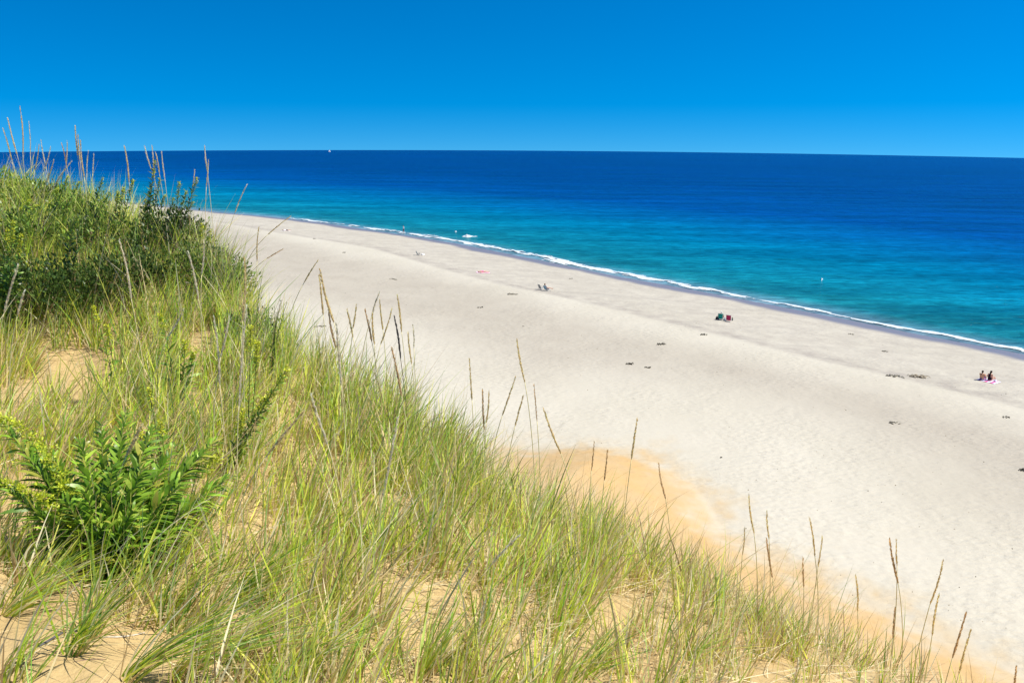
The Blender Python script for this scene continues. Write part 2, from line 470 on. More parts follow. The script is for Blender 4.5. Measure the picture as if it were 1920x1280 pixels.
# damp, greyer middle of the beach
mid = gb
grey = sstep(7, 20, gb + 10 * fbm(gpar / 45, inl / 20, 61)) * sstep(24, 34, inl + 8 * fbm(gpar / 30, inl / 20, 62)) * .9
bermline = 24 + 9 * fbm(gpar / 55, gpar * 0, 71, 2)
scarp = sstep(bermline + 1.6, bermline - .2, inl) * sstep(1.0, 5, inl)
scarp = np.clip(scarp * (.62 + .5 * np.exp(-((inl - bermline) / 1.6) ** 2)), 0, 1)
ground_me = quads_mesh('ground', np.stack([gx, gy, gz], -1), polar_quads(len(angs), len(rads)),
    attrs={'dune': dune, 'wet': wet, 'grey': grey, 'dist': np.hypot(gx, gy), 'scarp': scarp, 'face': face})
ground = link('ground', ground_me, sand_material())
tag(ground, 'pale sandy beach rising to the tan sand dune in front', 'sand', kind='structure')

sa = np.radians(np.concatenate([np.linspace(-180, -50, 30), np.linspace(-49, 49, 500), np.linspace(50, 180, 30)]))
sr = np.concatenate([[0.0, 30], np.geomspace(50, 2400, 400)])
sx, sy = polar(sa, sr); sx, sy = sx.ravel(), sy.ravel()
ss, spar = sdist(sx, sy, SHORE)
sz = -(sx ** 2 + sy ** 2) / (2 * RE) + .03
amp = sstep(2, 25, ss) * .22
sz = sz + amp * fbm(ss / 7 + .6 * fbm(spar / 40, ss / 40, 84), spar / 34, 81, 3)
sea = link('sea', quads_mesh('sea', np.stack([sx, sy, sz], -1), polar_quads(len(sa), len(sr)), attrs={'sdist': ss}), sea_material())
tag(sea, 'open sea, turquoise by the shore and deep blue at the horizon', 'water', kind='structure')

# ------------------------------------------------------------------ surf along the waterline
def surf():
    dense = []
    seg = np.linalg.norm(np.diff(SHORE, axis=0), axis=1); cum = np.concatenate([[0], np.cumsum(seg)])
    a0, a1 = cum[1], cum[-2] + 30
    t = np.arange(a0, a1, .22)
    cx = np.interp(t, cum, SHORE[:, 0]); cy = np.interp(t, cum, SHORE[:, 1])
    tx = np.gradient(cx); ty = np.gradient(cy); l = np.hypot(tx, ty); nx, ny = -ty / l, tx / l     # left = sea
    k = np.ones(25) / 25; nx = np.convolve(np.pad(nx, 12, 'edge'), k, 'valid'); ny = np.convolve(np.pad(ny, 12, 'edge'), k, 'valid')
    px, _ = to_px(np.stack([cx, cy, 0 * cx], -1))
    kx = [150, 480, 560, 640, 700, 740, 790, 830, 900, 950, 1060, 1200, 1300, 1390, 1440, 1500, 1560, 1620, 1680, 1720, 1800, 1920, 2300]
    kw = [.0,  .0,  2.2, 2.0, 2.6, 4.2, 3.0, 1.0, 2.6, 4.2, 3.4, 3.0, 2.2, 1.2, 1.2, 1.9, 1.4, 1.3, 1.5, 2.0, 2.0, 1.9, 1.9]
    ko = [1.,  1.,  1.2, 1.4, 1.6, 2.0, 2.6, 3.6, 3.8, 3.2, 2.0, 1.7, 1.5, 1.5, 1.6, 1.6, 1.4, 1.4, 1.8, 1.6, 1.7, 1.8, 1.8]
    w = np.interp(px, kx, kw); off = np.interp(px, kx, ko)
    nv = 54
    v = np.linspace(0, 1, nv)
    wob = 1.6 * fbm(t / 9, t * 0, 91) + .7 * fbm(t / 1.7, t * 0, 92)
    inner = off * .55 + wob
    wid = .64 * w * (1 + 1.1 * fbm(t / 6, t * 0 + 3, 93))
    wid = np.maximum(wid, .12)
    D = inner[:, None] + (v[None] * 2.6 - .7) * wid[:, None]
    X = cx[:, None] + nx[:, None] * D; Y = cy[:, None] + ny[:, None] * D
    ridge = np.exp(-((v[None] - .45) / .25) ** 2) * (.05 + .035 * wid[:, None]) * sstep(.2, 1.2, wid)[:, None]
    T2 = np.repeat(t[:, None], nv, 1)
    lump = fbm(T2 * 1.3, D * 2.2, 95, 4)
    base = np.maximum(height(X, Y) + .02, -(X ** 2 + Y ** 2) / (2 * RE) + .06)
    Z = base + ridge * (1 + 1.2 * lump) + .05 * lump
    n0, n1 = X.shape
    fo = np.exp(-((v[None] - .40) / .28) ** 2) * np.ones_like(X) * sstep(.3, .9, wid)[:, None]
    i = np.arange(n0 - 1)[:, None]; j = np.arange(n1 - 1)[None]; a = i * n1 + j
    Q = np.stack([a, a + n1, a + n1 + 1, a + 1], -1).reshape(-1, 4)
    # the foam is torn: keep the faces where froth is thick
    froth = fo * 1.1 + 1.9 * fbm(T2 * .55, D * 2.6, 97, 5) - .62 + 1.5 * fbm(T2 / 6, D / 1.2, 99, 2)
    keep = (froth[:-1, :-1] + froth[1:, 1:]).reshape(-1) * .5 > .20
    V = np.stack([X, Y, Z], -1).reshape(-1, 3)
    Q = Q[keep]
    used = np.unique(Q); mp = np.zeros(len(V), int); mp[used] = np.arange(len(used))
    me = quads_mesh('surf_foam', V[used], mp[Q])
    m, nt, N, K, out = newmat('foam')
    b = N('ShaderNodeBsdfPrincipled', ins={'Roughness': .8, 'Base Color': (.82, .85, .87, 1), 'Specular IOR Level': .2})
    geo = N('ShaderNodeNewGeometry'); nz = N('ShaderNodeTexNoise', ins={'Scale': 3.0, 'Detail': 6.0}); K(geo.outputs['Position'], nz.inputs['Vector'])
    K(mixc(N, K, nz.outputs['Fac'], (.42, .52, .56), (.66, .69, .71)), b.inputs['Base Color'])
    bp = N('ShaderNodeBump', ins={'Strength': .6, 'Distance': .1}); K(nz.outputs['Fac'], bp.inputs['Height']); K(bp.outputs[0], b.inputs['Normal'])
    K(b.outputs[0], out.inputs[0])
    o = link('surf_foam', me, m)
    tag(o, 'ragged white line of surf foam along the waterline', 'foam', kind='stuff')
    return m
M_foam = surf()

def whitecap(px, py, w, h, label):
    p = at_z(px, py, .05); d = nrm(np.array([p[0], p[1], 0.0])); r = np.array([d[1], -d[0], 0])
    n0, n1 = 40, 14
    V = []; Q = []
    for i in range(n0):
        s = i / (n0 - 1)
        for j in range(n1):
            t = j / (n1 - 1)
            prof = math.exp(-((s - .35) / .22) ** 2) + .25 * math.exp(-((s - .75) / .2) ** 2)
            wd = 2.6 * (.3 + prof)
            c = p + r * ((s - .5) * w) + d * ((t - .5) * wd)
            lump = float(fbm(np.array([s * 9.]), np.array([t * 3.]), 101)[0])
            V.append((c[0], c[1], p[2] - .12 + max(0, math.sin(math.pi * t)) * prof * h * (1 + 2.2 * lump) + .12 * lump * math.sin(math.pi * s)))
    for i in range(n0 - 1):
        for j in range(n1 - 1):
            a = i * n1 + j; Q.append((a, a + n1, a + n1 + 1, a + 1))
    o = link('whitecap', quads_mesh('whitecap', V, Q), M_foam)
    tag(o, label, 'wave crest')
whitecap(882, 443, 4.2, .42, 'small white breaking wave crest just off the waterline')
whitecap(856, 434, 1.2, .22, 'faint tiny whitecap left of the larger breaking crest')
whitecap(1542, 524, .7, .3, 'tiny white fleck of broken water on the turquoise shallows at right')

# ------------------------------------------------------------------ beach grass
GC = np.array([(.38, .56, .04), (.60, .72, .06), (.80, .80, .15), (.17, .36, .05), (.44, .64, .18)])
DRYC = np.array([(.90, .74, .40), (.80, .62, .30), (.95, .86, .56), (.60, .42, .20)])
BARE = [(130, 715, 95, 50, 1), (75, 1228, 215, 66, 1), (60, 1340, 300, 70, .85), (235, 1100, 105, 55, .75), (230, 1240, 200, 38, .85), (1190, 1165, 80, 50, .85), (830, 1125, 65, 34, .6), (540, 1255, 120, 26, .5),
        (1060, 1240, 100, 30, .5), (60, 1010, 90, 70, .45), (380, 560, 50, 30, .8), (1430, 1240, 60, 36, .6), (1290, 1035, 90, 30, .75)]

def density(P):
    px, py = to_px(P)
    over = P[:, 1] - crest_y(P[:, 0], P[:, 1])
    d = np.ones(len(P))
    for cx, cy, rx, ry, k in BARE:
        q = ((px - cx) / rx) ** 2 + ((py - cy) / ry) ** 2
        q = q + 1.3 * fbm(P[:, 0] * 2.5, P[:, 1] * 2.5, 111)
        d *= 1 - k * sstep(1.35, .7, q)
    d *= np.interp(px, [0, 500, 1050, 1250, 1450, 1750, 2000], [.8, 1, 1, .62, .42, .32, .28])
    d *= np.interp(py, [0, 950, 1120, 1250, 1400], [1, 1, .82, .62, .5])
    d *= sstep(1.1, -.1, over) * .8 + .2 * sstep(2.2, .5, over)
    d *= .15 + 1.5 * np.clip(.5 + 2.2 * fbm(P[:, 0] * 2.6, P[:, 1] * 2.6, 115), 0, 1)
    # the shrubby mound carries grass in its gaps only
    return np.clip(d, 0, 1), px, py, over

def sample(n, ymin=1.3, ymax=10.5):
    y = np.sqrt(rng.uniform(ymin ** 2, ymax ** 2, n)); u = rng.uniform(-.84, .86, n)
    x = y * u
    P = np.stack([x, y, height(x, y)], -1)
    return P

def clumps():
    P = sample(16500)
    d, px, py, over = density(P)
    k = (rng.uniform(0, 1, len(P)) < d) & (over < 2.0)
    P, px, py = P[k], px[k], py[k]
    nb = (rng.integers(8, 24, len(P)) * np.interp(P[:, 1], [5.6, 6.2], [1, .85])).astype(int)
    idx = np.repeat(np.arange(len(P)), nb); N = len(idx)
    C = P[idx]; cpx = px[idx]; cpy = py[idx]
    a = rng.uniform(0, 2 * math.pi, N); r = .035 * np.sqrt(rng.uniform(0, 1, N))
    B = C + np.stack([r * np.cos(a), r * np.sin(a), 0 * a], -1); B[:, 2] = height(B[:, 0], B[:, 1]) - .01
    # lean: swept to the right and away near the camera, more upright along the crest
    lean = np.interp(cpx, [0, 500, 1000, 1900], [.40, .36, .24, .10]) * np.interp(cpy, [350, 650, 900, 1200], [.4, .7, .9, 1.0])
    clean = rng.normal(0, .22, len(P))[idx]
    lx = lean + clean + rng.normal(0, .22, N); ly = .22 + rng.normal(0, .32, N)
    d = nrm(np.stack([lx * .75 + np.cos(a) * .16, ly * .75 + np.sin(a) * .16, np.ones(N)], -1))
    L = np.clip(rng.normal(.305, .13, N), .08, .66) * (rng.uniform(.75, 1.2, len(P))[idx])
    L *= np.interp(C[:, 1], [5.6, 6.4], [1.0, 1.2]) * np.interp(cpx, [1100, 1500], [1.0, .8]) * np.interp(cpy, [700, 1250], [1.0, .85])
    W = rng.uniform(.0036, .0088, N)
    droop = rng.uniform(.0, .22, N) ** 1.3
    bend = np.stack([lx * .14 + rng.normal(0, .06, N), ly * .14 + rng.normal(0, .1, N), -droop - .05], -1)
    ci = rng.integers(0, len(GC), N)
    la = np.arctan2(ly, lx) + math.pi / 2 + rng.normal(0, .75, N)
    side = np.stack([np.cos(la), np.sin(la), 0 * la], -1)
    Cc = GC[ci] * rng.uniform(.65, 1.3, (N, 1))
    cl = rng.uniform(0, 1, len(P))[idx] ** 1.5
    Cc = Cc * (1 - .5 * cl[:, None]) + GC[2] * .5 * cl[:, None]
    Cc = np.minimum(Cc * rng.uniform(.78, 1.25, len(P))[idx][:, None], .95)
    dry = rng.uniform(0, 1, N) < np.interp(cpy, [400, 900, 1250], [.26, .38, .48]) + .10 * (cpx > 1200)
    Cc[dry] = DRYC[rng.integers(0, 4, dry.sum())] * rng.uniform(.72, 1.05, (dry.sum(), 1))
    rb = RB(); rb.ribbons(B, d, L, W, bend, [.75, 1, .95, .8, .5, .06], Cc, side=side)
    tag(rb.build('beach_grass', M_blade), 'dense green and straw-coloured beach grass covering the dune crest', 'grass', kind='stuff')
    # dead blades lying at the foot
    Q = sample(60000)
    dd, qx, qy, ov = density(Q)
    k = (rng.uniform(0, 1, len(Q)) < np.clip(dd * 1.1 + .10, 0, 1)) & (ov < 1.2)
    Q = Q[k]; N = len(Q)
    a = rng.normal(.35, .7, N)
    d = nrm(np.stack([np.cos(a), np.sin(a), rng.uniform(.02, .28, N)], -1))
    L = rng.uniform(.10, .42, N); W = rng.uniform(.002, .0048, N)
    Q[:, 2] += .004
    bend = np.stack([rng.normal(0, .2, N), rng.normal(0, .2, N), rng.uniform(-.2, -.02, N)], -1)
    Cc = DRYC[rng.integers(0, 4, N)] * rng.uniform(.35, 1.0, (N, 1))
    rb = RB(); rb.ribbons(Q, d, L, W, bend, [.8, 1, .8, .5, .1], Cc)
    tag(rb.build('dry_grass_litter', M_dry), 'tangle of dead straw lying on the sand between the tufts', 'dry grass', kind='stuff')
clumps()

# fine hair-thin blades standing against the sea on the crest
def fine_blades():
    spots = [(x, y) for x, y in [(210, 420), (250, 430), (300, 440), (345, 430), (375, 440), (395, 455), (410, 450), (425, 480), (180, 400), (90, 390), (40, 380), (130, 395),
             (650, 690), (700, 740), (760, 780), (820, 820), (900, 880), (960, 900), (1050, 960), (1150, 1000), (1300, 1060), (1400, 1100), (1480, 1130), (560, 640), (500, 600), (1560, 1170), (1640, 1210)]]
    B = []; 
    for x, y in spots:
        for _ in range(170 if 330 < x < 440 else 70):
            qx = x + random.gauss(0, 26); 
            u = ((qx - 960) / F0) / .95
            yc = float(np.interp(u, cu, cyc)) + random.gauss(0, .28) - .1
            B.append((u * yc, yc))
    B = np.array(B); N = len(B)
    B = np.stack([B[:, 0], B[:, 1], height(B[:, 0], B[:, 1])], -1)
    d = nrm(np.stack([rng.normal(.10, .25, N), rng.normal(0, .2, N), np.ones(N)], -1))
    L = rng.uniform(.25, .72, N); W = rng.uniform(.0018, .0036, N)
    bend = np.stack([rng.normal(.08, .16, N), rng.normal(0, .1, N), rng.uniform(-.25, 0, N)], -1)
    Cc = np.where(rng.uniform(0, 1, (N, 1)) < .6, DRYC[rng.integers(0, 4, N)], GC[rng.integers(0, 5, N)])
    rb = RB(); rb.ribbons(B, d, L, W, bend, [.9, 1, .9, .75, .5, .08], Cc)
    tag(rb.build('crest_grass', M_blade), 'thin upright straw blades fringing the edge of the dune', 'grass', kind='stuff')
fine_blades()

# ------------------------------------------------------------------ seed stalks
SEED_GROUP = 'dry seed stalks rising out of the beach grass'
def seed_stalk(T, B, depth, label, fat=1.0, col=(.62, .45, .22), maxlen=1.35, dark=0):
    p1 = at_y(T[0], T[1], depth); p0 = at_y(B[0], B[1], depth)
    d = p1 - p0; hl = np.linalg.norm(d); d = d / hl
    # stem: run back from the head, turning upright, until it meets the sand
    pts = [p0.copy()]; p = p0.copy(); dd = -d.copy(); up = np.array([0, 0, -1.0])
    for i in range(60):
        dd = nrm(dd * .93 + up * .07); p = p + dd * .04
        pts.append(p.copy())
        if p[2] < float(height(p[0], p[1])) - .01: break
    base = pts[-1]
    root = thing('seed_stalk', tuple(base), 0, label, 'grass stalk', SEED_GROUP)
    mb = MB(); seq = [q - base for q in pts[::-1]][::2] + [p0 - base]
    n = len(seq); mb.tube(seq, [.0028 - .0008 * i / n for i in range(n)], 5)
    stc = (.78, .70, .38) if not dark else (.2, .17, .1)
    mb.c = [stc] * len(mb.v)
    mb.build('stem', M_dry, root)
    # head: a tapering spike of overlapping spikelets
    m = 14
    ax = []
    sidev = nrm(np.cross(d, [0, 1, 0.])); crv = random.uniform(-.03, .03) * hl
    def axis(t): return (p0 - base) + d * hl * t + sidev * crv * math.sin(math.pi * t)
    def rad(t): return fat * .0072 * (math.sin(math.pi * min(1, .10 + t * .95)) ** .55 * (1 - .55 * t) + .04)
    hb = MB(); hb.tube([axis(i / m) for i in range(m + 1)], [rad(i / m) * .7 for i in range(m + 1)], 6); hb.c = [tuple(c * .8 for c in col)] * len(hb.v)
    ns = int(90 * min(1.6, max(.6, hl / .2)))
    t = rng.uniform(.0, .97, ns); a = rng.uniform(0, 2 * math.pi, ns)
    ax1 = nrm(np.cross(d, [.3, 1, .2])); ax2 = np.cross(d, ax1)
    out_ = np.cos(a)[:, None] * ax1 + np.sin(a)[:, None] * ax2
    bs = np.array([axis(x) for x in t]) + out_ * np.array([rad(x) * .45 for x in t])[:, None]
    dv = nrm(d[None] * 1.0 + out_ * .42)
    cc = np.minimum(np.array(col)[None] * rng.uniform(.62, 1.25, (ns, 1)), .97)
    V1 = np.array(hb.v); 
    V, Q = ribbons(bs, dv, rng.uniform(.012, .021, ns), np.full(ns, .0054 * fat), out_ * -.1, [.3, 1, .7, .1], side=np.cross(dv, out_))
    # join core and spikelets in one mesh
    Qc = [f for f in hb.f if len(f) == 4]
    allV = np.concatenate([V1, V]); allQ = np.concatenate([np.array(Qc), Q + len(V1)])
    allC = np.concatenate([np.array(hb.c), np.repeat(cc, 8, 0)])
    link('seed_head', quads_mesh('seed_head', allV, allQ, colors=allC), M_seed, root)
    return root

TAN = (.99, .80, .44); PALE = (1.0, .90, .66); BRN = (.82, .60, .33); GRY = (.09, .08, .08)
S = [
 ((5, 240), (22, 300), 8.0, TAN, 1.2, 'seed stalk at the far left edge leaning left against the sky'),
 ((14, 220), (32, 290), 8.0, TAN, 1.3, 'thick seed stalk against the sky, second from the left edge'),
 ((37, 198), (43, 290), 8.0, TAN, 1.3, 'tallest seed stalk against the sky above the left mound'),
 ((54, 228), (57, 292), 8.2, PALE, .8, 'thin upright seed stalk just right of the tallest one'),
 ((73, 270), (65, 320), 8.2, TAN, .9, 'seed stalk crossing the horizon, leaning right beside the thin upright one'),
 ((77, 263), (86, 312), 7.8, PALE, .9, 'pale seed stalk crossing the horizon, leaning left over the left mound'),
 ((95, 275), (82, 322), 7.8, PALE, .9, 'pale seed stalk leaning right, its tip just above the horizon at left'),
 ((101, 300), (86, 345), 7.6, TAN, .9, 'short seed stalk with its tip below the horizon at left'),
 ((115, 268), (125, 312), 8.2, BRN, .9, 'brownish seed stalk forming the left arm of a narrow pair'),
 ((126, 263), (124, 308), 8.2, TAN, .9, 'upright seed stalk forming the right arm of a narrow pair'),
 ((141, 235), (146, 292), 7.6, TAN, 1.2, 'highest of three bunched seed stalks against the sky'),
 ((146, 252), (150, 300), 7.6, TAN, 1.2, 'middle one of three bunched seed stalks against the sky'),
 ((151, 262), (158, 332), 7.5, TAN, 1.3, 'long right-hand one of three bunched seed stalks at the horizon'),
 ((166, 282), (163, 325), 7.7, PALE, .8, 'thin seed stalk touching the horizon right of the bunch of three'),
 ((176, 288), (174, 326), 7.7, PALE, .7, 'very thin pale seed stalk, last before the gap in the left skyline'),
 ((135, 302), (98, 355), 6.8, PALE, 1.0, 'pale stalk leaning far right in front of the left mound top'),
 ((233, 273), (242, 342), 7.3, TAN, 1.3, 'lone thick seed stalk standing across the horizon left of the tall leafy plants'),
 ((271, 273), (285, 320), 7.2, PALE, 1.1, 'pale seed stalk leaning left above the tallest leafy plant'),
 ((285, 272), (289, 322), 7.2, PALE, 1.0, 'pale seed stalk upright directly behind the tallest leafy plant'),
 ((292, 286), (299, 326), 7.2, TAN, 1.0, 'short tan seed stalk hugging the tallest leafy plant on its right'),
 ((303, 284), (309, 335), 7.2, PALE, .9, 'slim curved seed stalk right of the tallest leafy plant'),
 ((384, 272), (389, 322), 7.0, PALE, 1.1, 'pale seed stalk above the sandy edge of the mound, taller of two'),
 ((391, 300), (387, 350), 7.0, PALE, 1.0, 'pale seed stalk touching its taller neighbour on the right'),
 ((365, 319), (361, 350), 6.9, PALE, .9, 'short pale seed stalk over the second leafy plant against the sea'),
 ((464, 345), (440, 400), 6.6, PALE, .8, 'thin stalk leaning right over the turquoise water by the mound'),
 ((546, 405), (502, 440), 6.3, TAN, .7, 'bent stalk reaching its tip to the start of the surf line'),
 ((532, 466), (500, 485), 6.2, BRN, .7, 'small stalk almost flat over the sand right of the mound'),
 ((486, 423), (482, 490), 6.2, TAN, .9, 'upright seed stalk in front of the pale sand beside the mound'),
 ((223, 448), (246, 560), 4.6, PALE, 1.2, 'long pale seed stalk in front of the left mound of shrubs'),
 ((382, 450), (378, 515), 5.0, PALE, 1.0, 'pale seed stalk in front of the dark shrub at the mound edge'),
 ((352, 470), (372, 560), 4.6, PALE, 1.1, 'pale stalk leaning left over the small bare scarp of the mound'),
 ((458, 480), (455, 600), 4.2, TAN, 1.2, 'long upright seed stalk before the right foot of the mound'),
 ((35, 495), (8, 585), 4.2, PALE, 1.1, 'pale stalk at the left edge leaning right over dark shrubs'),
 ((46, 545), (33, 590), 4.3, PALE, 1.1, 'short pale stalk beside the leaning one over dark shrubs at left'),
 ((345, 578), (315, 632), 4.4, PALE, .9, 'pale stalk leaning right below the mound scarp'),
 ((400, 590), (412, 720), 3.7, PALE, 1.0, 'long pale stalk in the middle of three below the mound scarp'),
 ((430, 590), (414, 668), 3.7, PALE, .9, 'pale stalk crossing behind the long one below the mound scarp'),
 ((463, 570), (448, 760), 3.3, PALE, .9, 'longest pale seed stalk standing left of the yellow flowering plant'),
 ((596, 488), (570, 530), 5.2, TAN, .8, 'bent tan stalk tip leaning right above the largest seed head'),
 ((600, 503), (626, 604), 4.2, TAN, 1.4, 'largest golden seed head arching over the pale beach'),
 ((598, 515), (606, 590), 4.6, TAN, 1.1, 'upright seed head just left of the largest golden one'),
 ((616, 580), (630, 652), 4.2, BRN, 1.1, 'brown seed head below the largest golden one'),
 ((630, 605), (640, 720), 3.6, PALE, 1.2, 'pale long seed head below and right of the largest golden one'),
 ((650, 577), (662, 632), 4.6, TAN, 1.0, 'seed head leaning left, left arm of a V over the beach'),
 ((668, 570), (662, 615), 4.6, TAN, .9, 'seed head leaning right, right arm of a V over the beach'),
 ((684, 580), (697, 640), 4.6, BRN, 1.1, 'brownish seed head left of the tallest pair in the crest row'),
 ((712, 548), (697, 592), 4.7, PALE, .9, 'pale tip leaning right, highest in the crest row'),
 ((699, 585), (702, 645), 4.6, TAN, 1.2, 'thick upright seed head under the highest pale tip'),
 ((712, 562), (718, 618), 4.8, TAN, 1.0, 'slim seed head with a dark tip in the crest row'),
 ((735, 577), (714, 645), 4.5, TAN, .8, 'thin stalk leaning right between the slim and the black seed heads'),
 ((744, 552), (753, 622), 4.6, TAN, 1.1, 'tall golden seed head beside the black one'),
 ((739, 592), (751, 672), 4.4, GRY, 1.1, 'blackened seed head among golden ones on the crest'),
 ((734, 650), (753, 742), 4.1, BRN, 1.2, 'lower brown seed head beneath the black one'),
 ((765, 622), (772, 682), 4.5, TAN, .9, 'short seed head right of the black one'),
 ((774, 610), (776, 652), 4.6, PALE, .7, 'faint thin seed head, last of the crest row'),
 ((880, 672), (885, 750), 4.3, TAN, .8, 'single thin seed head standing alone over white sand mid crest'),
 ((905, 728), (908, 805), 4.2, BRN, 1.0, 'darker left seed head of an upright pair mid crest'),
 ((916, 730), (912, 792), 4.2, TAN, .8, 'lighter right seed head of an upright pair mid crest'),
 ((967, 705), (942, 778), 4.2, TAN, .8, 'stalk leaning right below the tall curved seed head'),
 ((969, 635), (984, 716), 4.1, TAN, 1.0, 'tall curved seed head alone over the middle of the beach'),
 ((981, 742), (966, 798), 4.1, TAN, .8, 'short stalk leaning right under the tall curved seed head'),
 ((1001, 720), (1007, 790), 4.1, BRN, .5, 'hair-thin stalk left of the orange sand slope'),
 ((1019, 763), (1052, 850), 3.9, TAN, 1.1, 'seed head leaning left at the top edge of the orange sand slope'),
 ((1196, 780), (1184, 860), 4.0, TAN, 1.0, 'tall seed head leaning right in front of the orange sand slope'),
 ((1139, 842), (1133, 900), 4.0, BRN, .8, 'short brown seed head in the middle of the orange sand slope'),
 ((1114, 828), (1109, 882), 4.0, BRN, .6, 'thin brown stalk left of the short one on the orange slope'),
 ((1235, 866), (1248, 935), 3.9, BRN, .8, 'seed head leaning left at the right part of the orange slope'),
 ((1404, 925), (1414, 1000), 3.8, TAN, .8, 'thin seed head leaning left over pale sand right of the orange slope'),
 ((1438, 955), (1442, 1010), 3.8, TAN, .7, 'thin seed head with a thicker one standing just below it'),
 ((1437, 1008), (1448, 1082), 3.7, BRN, 1.0, 'thick brown seed head directly under a thin one'),
 ((1396, 990), (1392, 1040), 3.8, TAN, .6, 'small thin seed head low at the foot of the orange slope'),
 ((1517, 967), (1528, 1042), 3.8, TAN, .8, 'seed head leaning left, taller one of a spread pair at lower right'),
 ((1542, 1004), (1534, 1062), 3.8, TAN, .7, 'seed head leaning right, shorter one of a spread pair at lower right'),
 ((1506, 1045), (1507, 1100), 3.7, BRN, .8, 'short seed head low in the grass at lower right'),
 ((1604, 1078), (1608, 1145), 3.7, TAN, .9, 'upright blunt seed head standing alone at lower right'),
 ((1668, 1008), (1684, 1092), 3.6, BRN, 1.1, 'thick brown seed head, tallest at the lower right'),
 ((1681, 1010), (1682, 1060), 3.6, TAN, .6, 'thin seed head rising beside the tallest brown one at lower right'),
 ((1678, 1138), (1674, 1195), 3.6, BRN, .8, 'dark short seed head beneath the tallest brown one'),
 ((1768, 1050), (1744, 1132), 3.6, TAN, .8, 'light seed head leaning right above the lower right corner'),
 ((1761, 1113), (1748, 1190), 3.5, TAN, .9, 'tan seed head below the light leaning one at lower right'),
 ((1812, 1146), (1786, 1232), 3.4, BRN, 1.0, 'dark leaning seed head near the bottom right corner'),
 ((1821, 1178), (1798, 1262), 3.4, TAN, .9, 'tan leaning seed head right of the dark one in the corner'),
 ((1906, 1248), (1900, 1300), 3.3, BRN, 1.0, 'seed head poking up at the extreme bottom right corner'),
 ((583, 737), (614, 832), 3.2, PALE, 1.0, 'pale stalk leaning left in the dense green grass'),
 ((746, 780), (718, 930), 3.0, PALE, 1.1, 'long pale seed head curving in the middle of the dense grass'),
 ((790, 1000), (716, 1082), 2.7, TAN, 1.0, 'tan seed head leaning far right in the middle of the lower grass'),
 ((976, 1002), (920, 1060), 2.9, PALE, 1.0, 'pale seed head leaning far right above the sandy gap'),
 ((911, 1120), (888, 1290), 2.4, PALE, 1.2, 'pale thick seed head standing over the bottom edge'),
 ((572, 768), (502, 852), 2.9, TAN, 1.1, 'large tan seed head leaning right in the left grass'),
 ((266, 795), (238, 852), 2.8, TAN, 1.5, 'fluffy tan seed head above the broad-leaved plant'),
 ((1498, 1235), (1485, 1290), 3.1, PALE, 1.0, 'pale seed head at the bottom edge right of the middle'),
]
for T, B, dep, col, fat, lab in S:
    seed_stalk(T, B, dep, lab, fat, col, dark=(col == GRY))

# ------------------------------------------------------------------ shrubs and leafy plants
def shrub(px, y, rx, h, n, leaf, cols, label, cat='shrub', group=None, squash=1.0):
    u = ((px - 960) / F0) / .95
    base = np.array([u * y, y, float(height(u * y, y))])
    root = thing('bayberry_shrub', tuple(base), 0, label, cat, group)
    # twigs
    mb = MB(); tips = []
    for i in range(26):
        a = random.uniform(0, 2 * math.pi); rr = rx * math.sqrt(random.random()) * .85
        hh = h * (1 - .55 * (rr / rx) ** 2) * random.uniform(.6, 1.0)
        tip = np.array([rr * math.cos(a), rr * math.sin(a) * squash, hh])
        mid = tip * np.array([.45, .45, .6]) + np.array([random.gauss(0, .03), random.gauss(0, .03), 0])
        mb.tube([(tip[0] * .12, tip[1] * .12, -.08), mid, tip], [.006, .0045, .002], 4)
        tips.append((mid, tip))
    mb.build('stem', M_brown, root)
    # leaves clustered round twig ends, some inside
    nt_ = 120
    C = []
    for i in range(nt_):
        a = random.uniform(0, 2 * math.pi); q = math.sqrt(random.random())
        k = random.uniform(.55, 1.0) if random.random() < .75 else random.uniform(.2, .6)
        rr = rx * q * (.85 + .3 * random.random())
        C.append((rr * math.cos(a), rr * math.sin(a) * squash, (h * math.sqrt(max(.02, 1 - .8 * q * q))) * k))
    C = np.array(C)
    ci = rng.integers(0, nt_, n)
    off = rng.normal(0, .045, (n, 3))
    P = C[ci] + off; 
    gz_ = height(P[:, 0] + base[0], P[:, 1] + base[1]) - base[2]
    P[:, 2] = np.maximum(P[:, 2], gz_ + .02)
    outd = nrm(off + C[ci] * .25 + np.array([0, 0, .06]))
    d = nrm(outd + rng.normal(0, .45, (n, 3)) + np.array([0, 0, .35]))
    L = rng.uniform(.6, 1.25, n) * leaf; Wd = L * rng.uniform(.28, .4, n)
    cols = np.array(cols)
    tone = rng.uniform(.45, 1.3, nt_)[ci][:, None]
    Cc = cols[rng.integers(0, len(cols), n)] * rng.uniform(.8, 1.2, (n, 1)) * tone
    rb = RB(); rb.ribbons(P, d, L, Wd, rng.normal(0, .12, (n, 3)) - np.array([0, 0, .08]), [.25, .95, 1, .6, .05], Cc, side=nrm(rng.normal(0, 1, (n, 3))))
    rb.build('foliage', M_leaf, root)
    return root

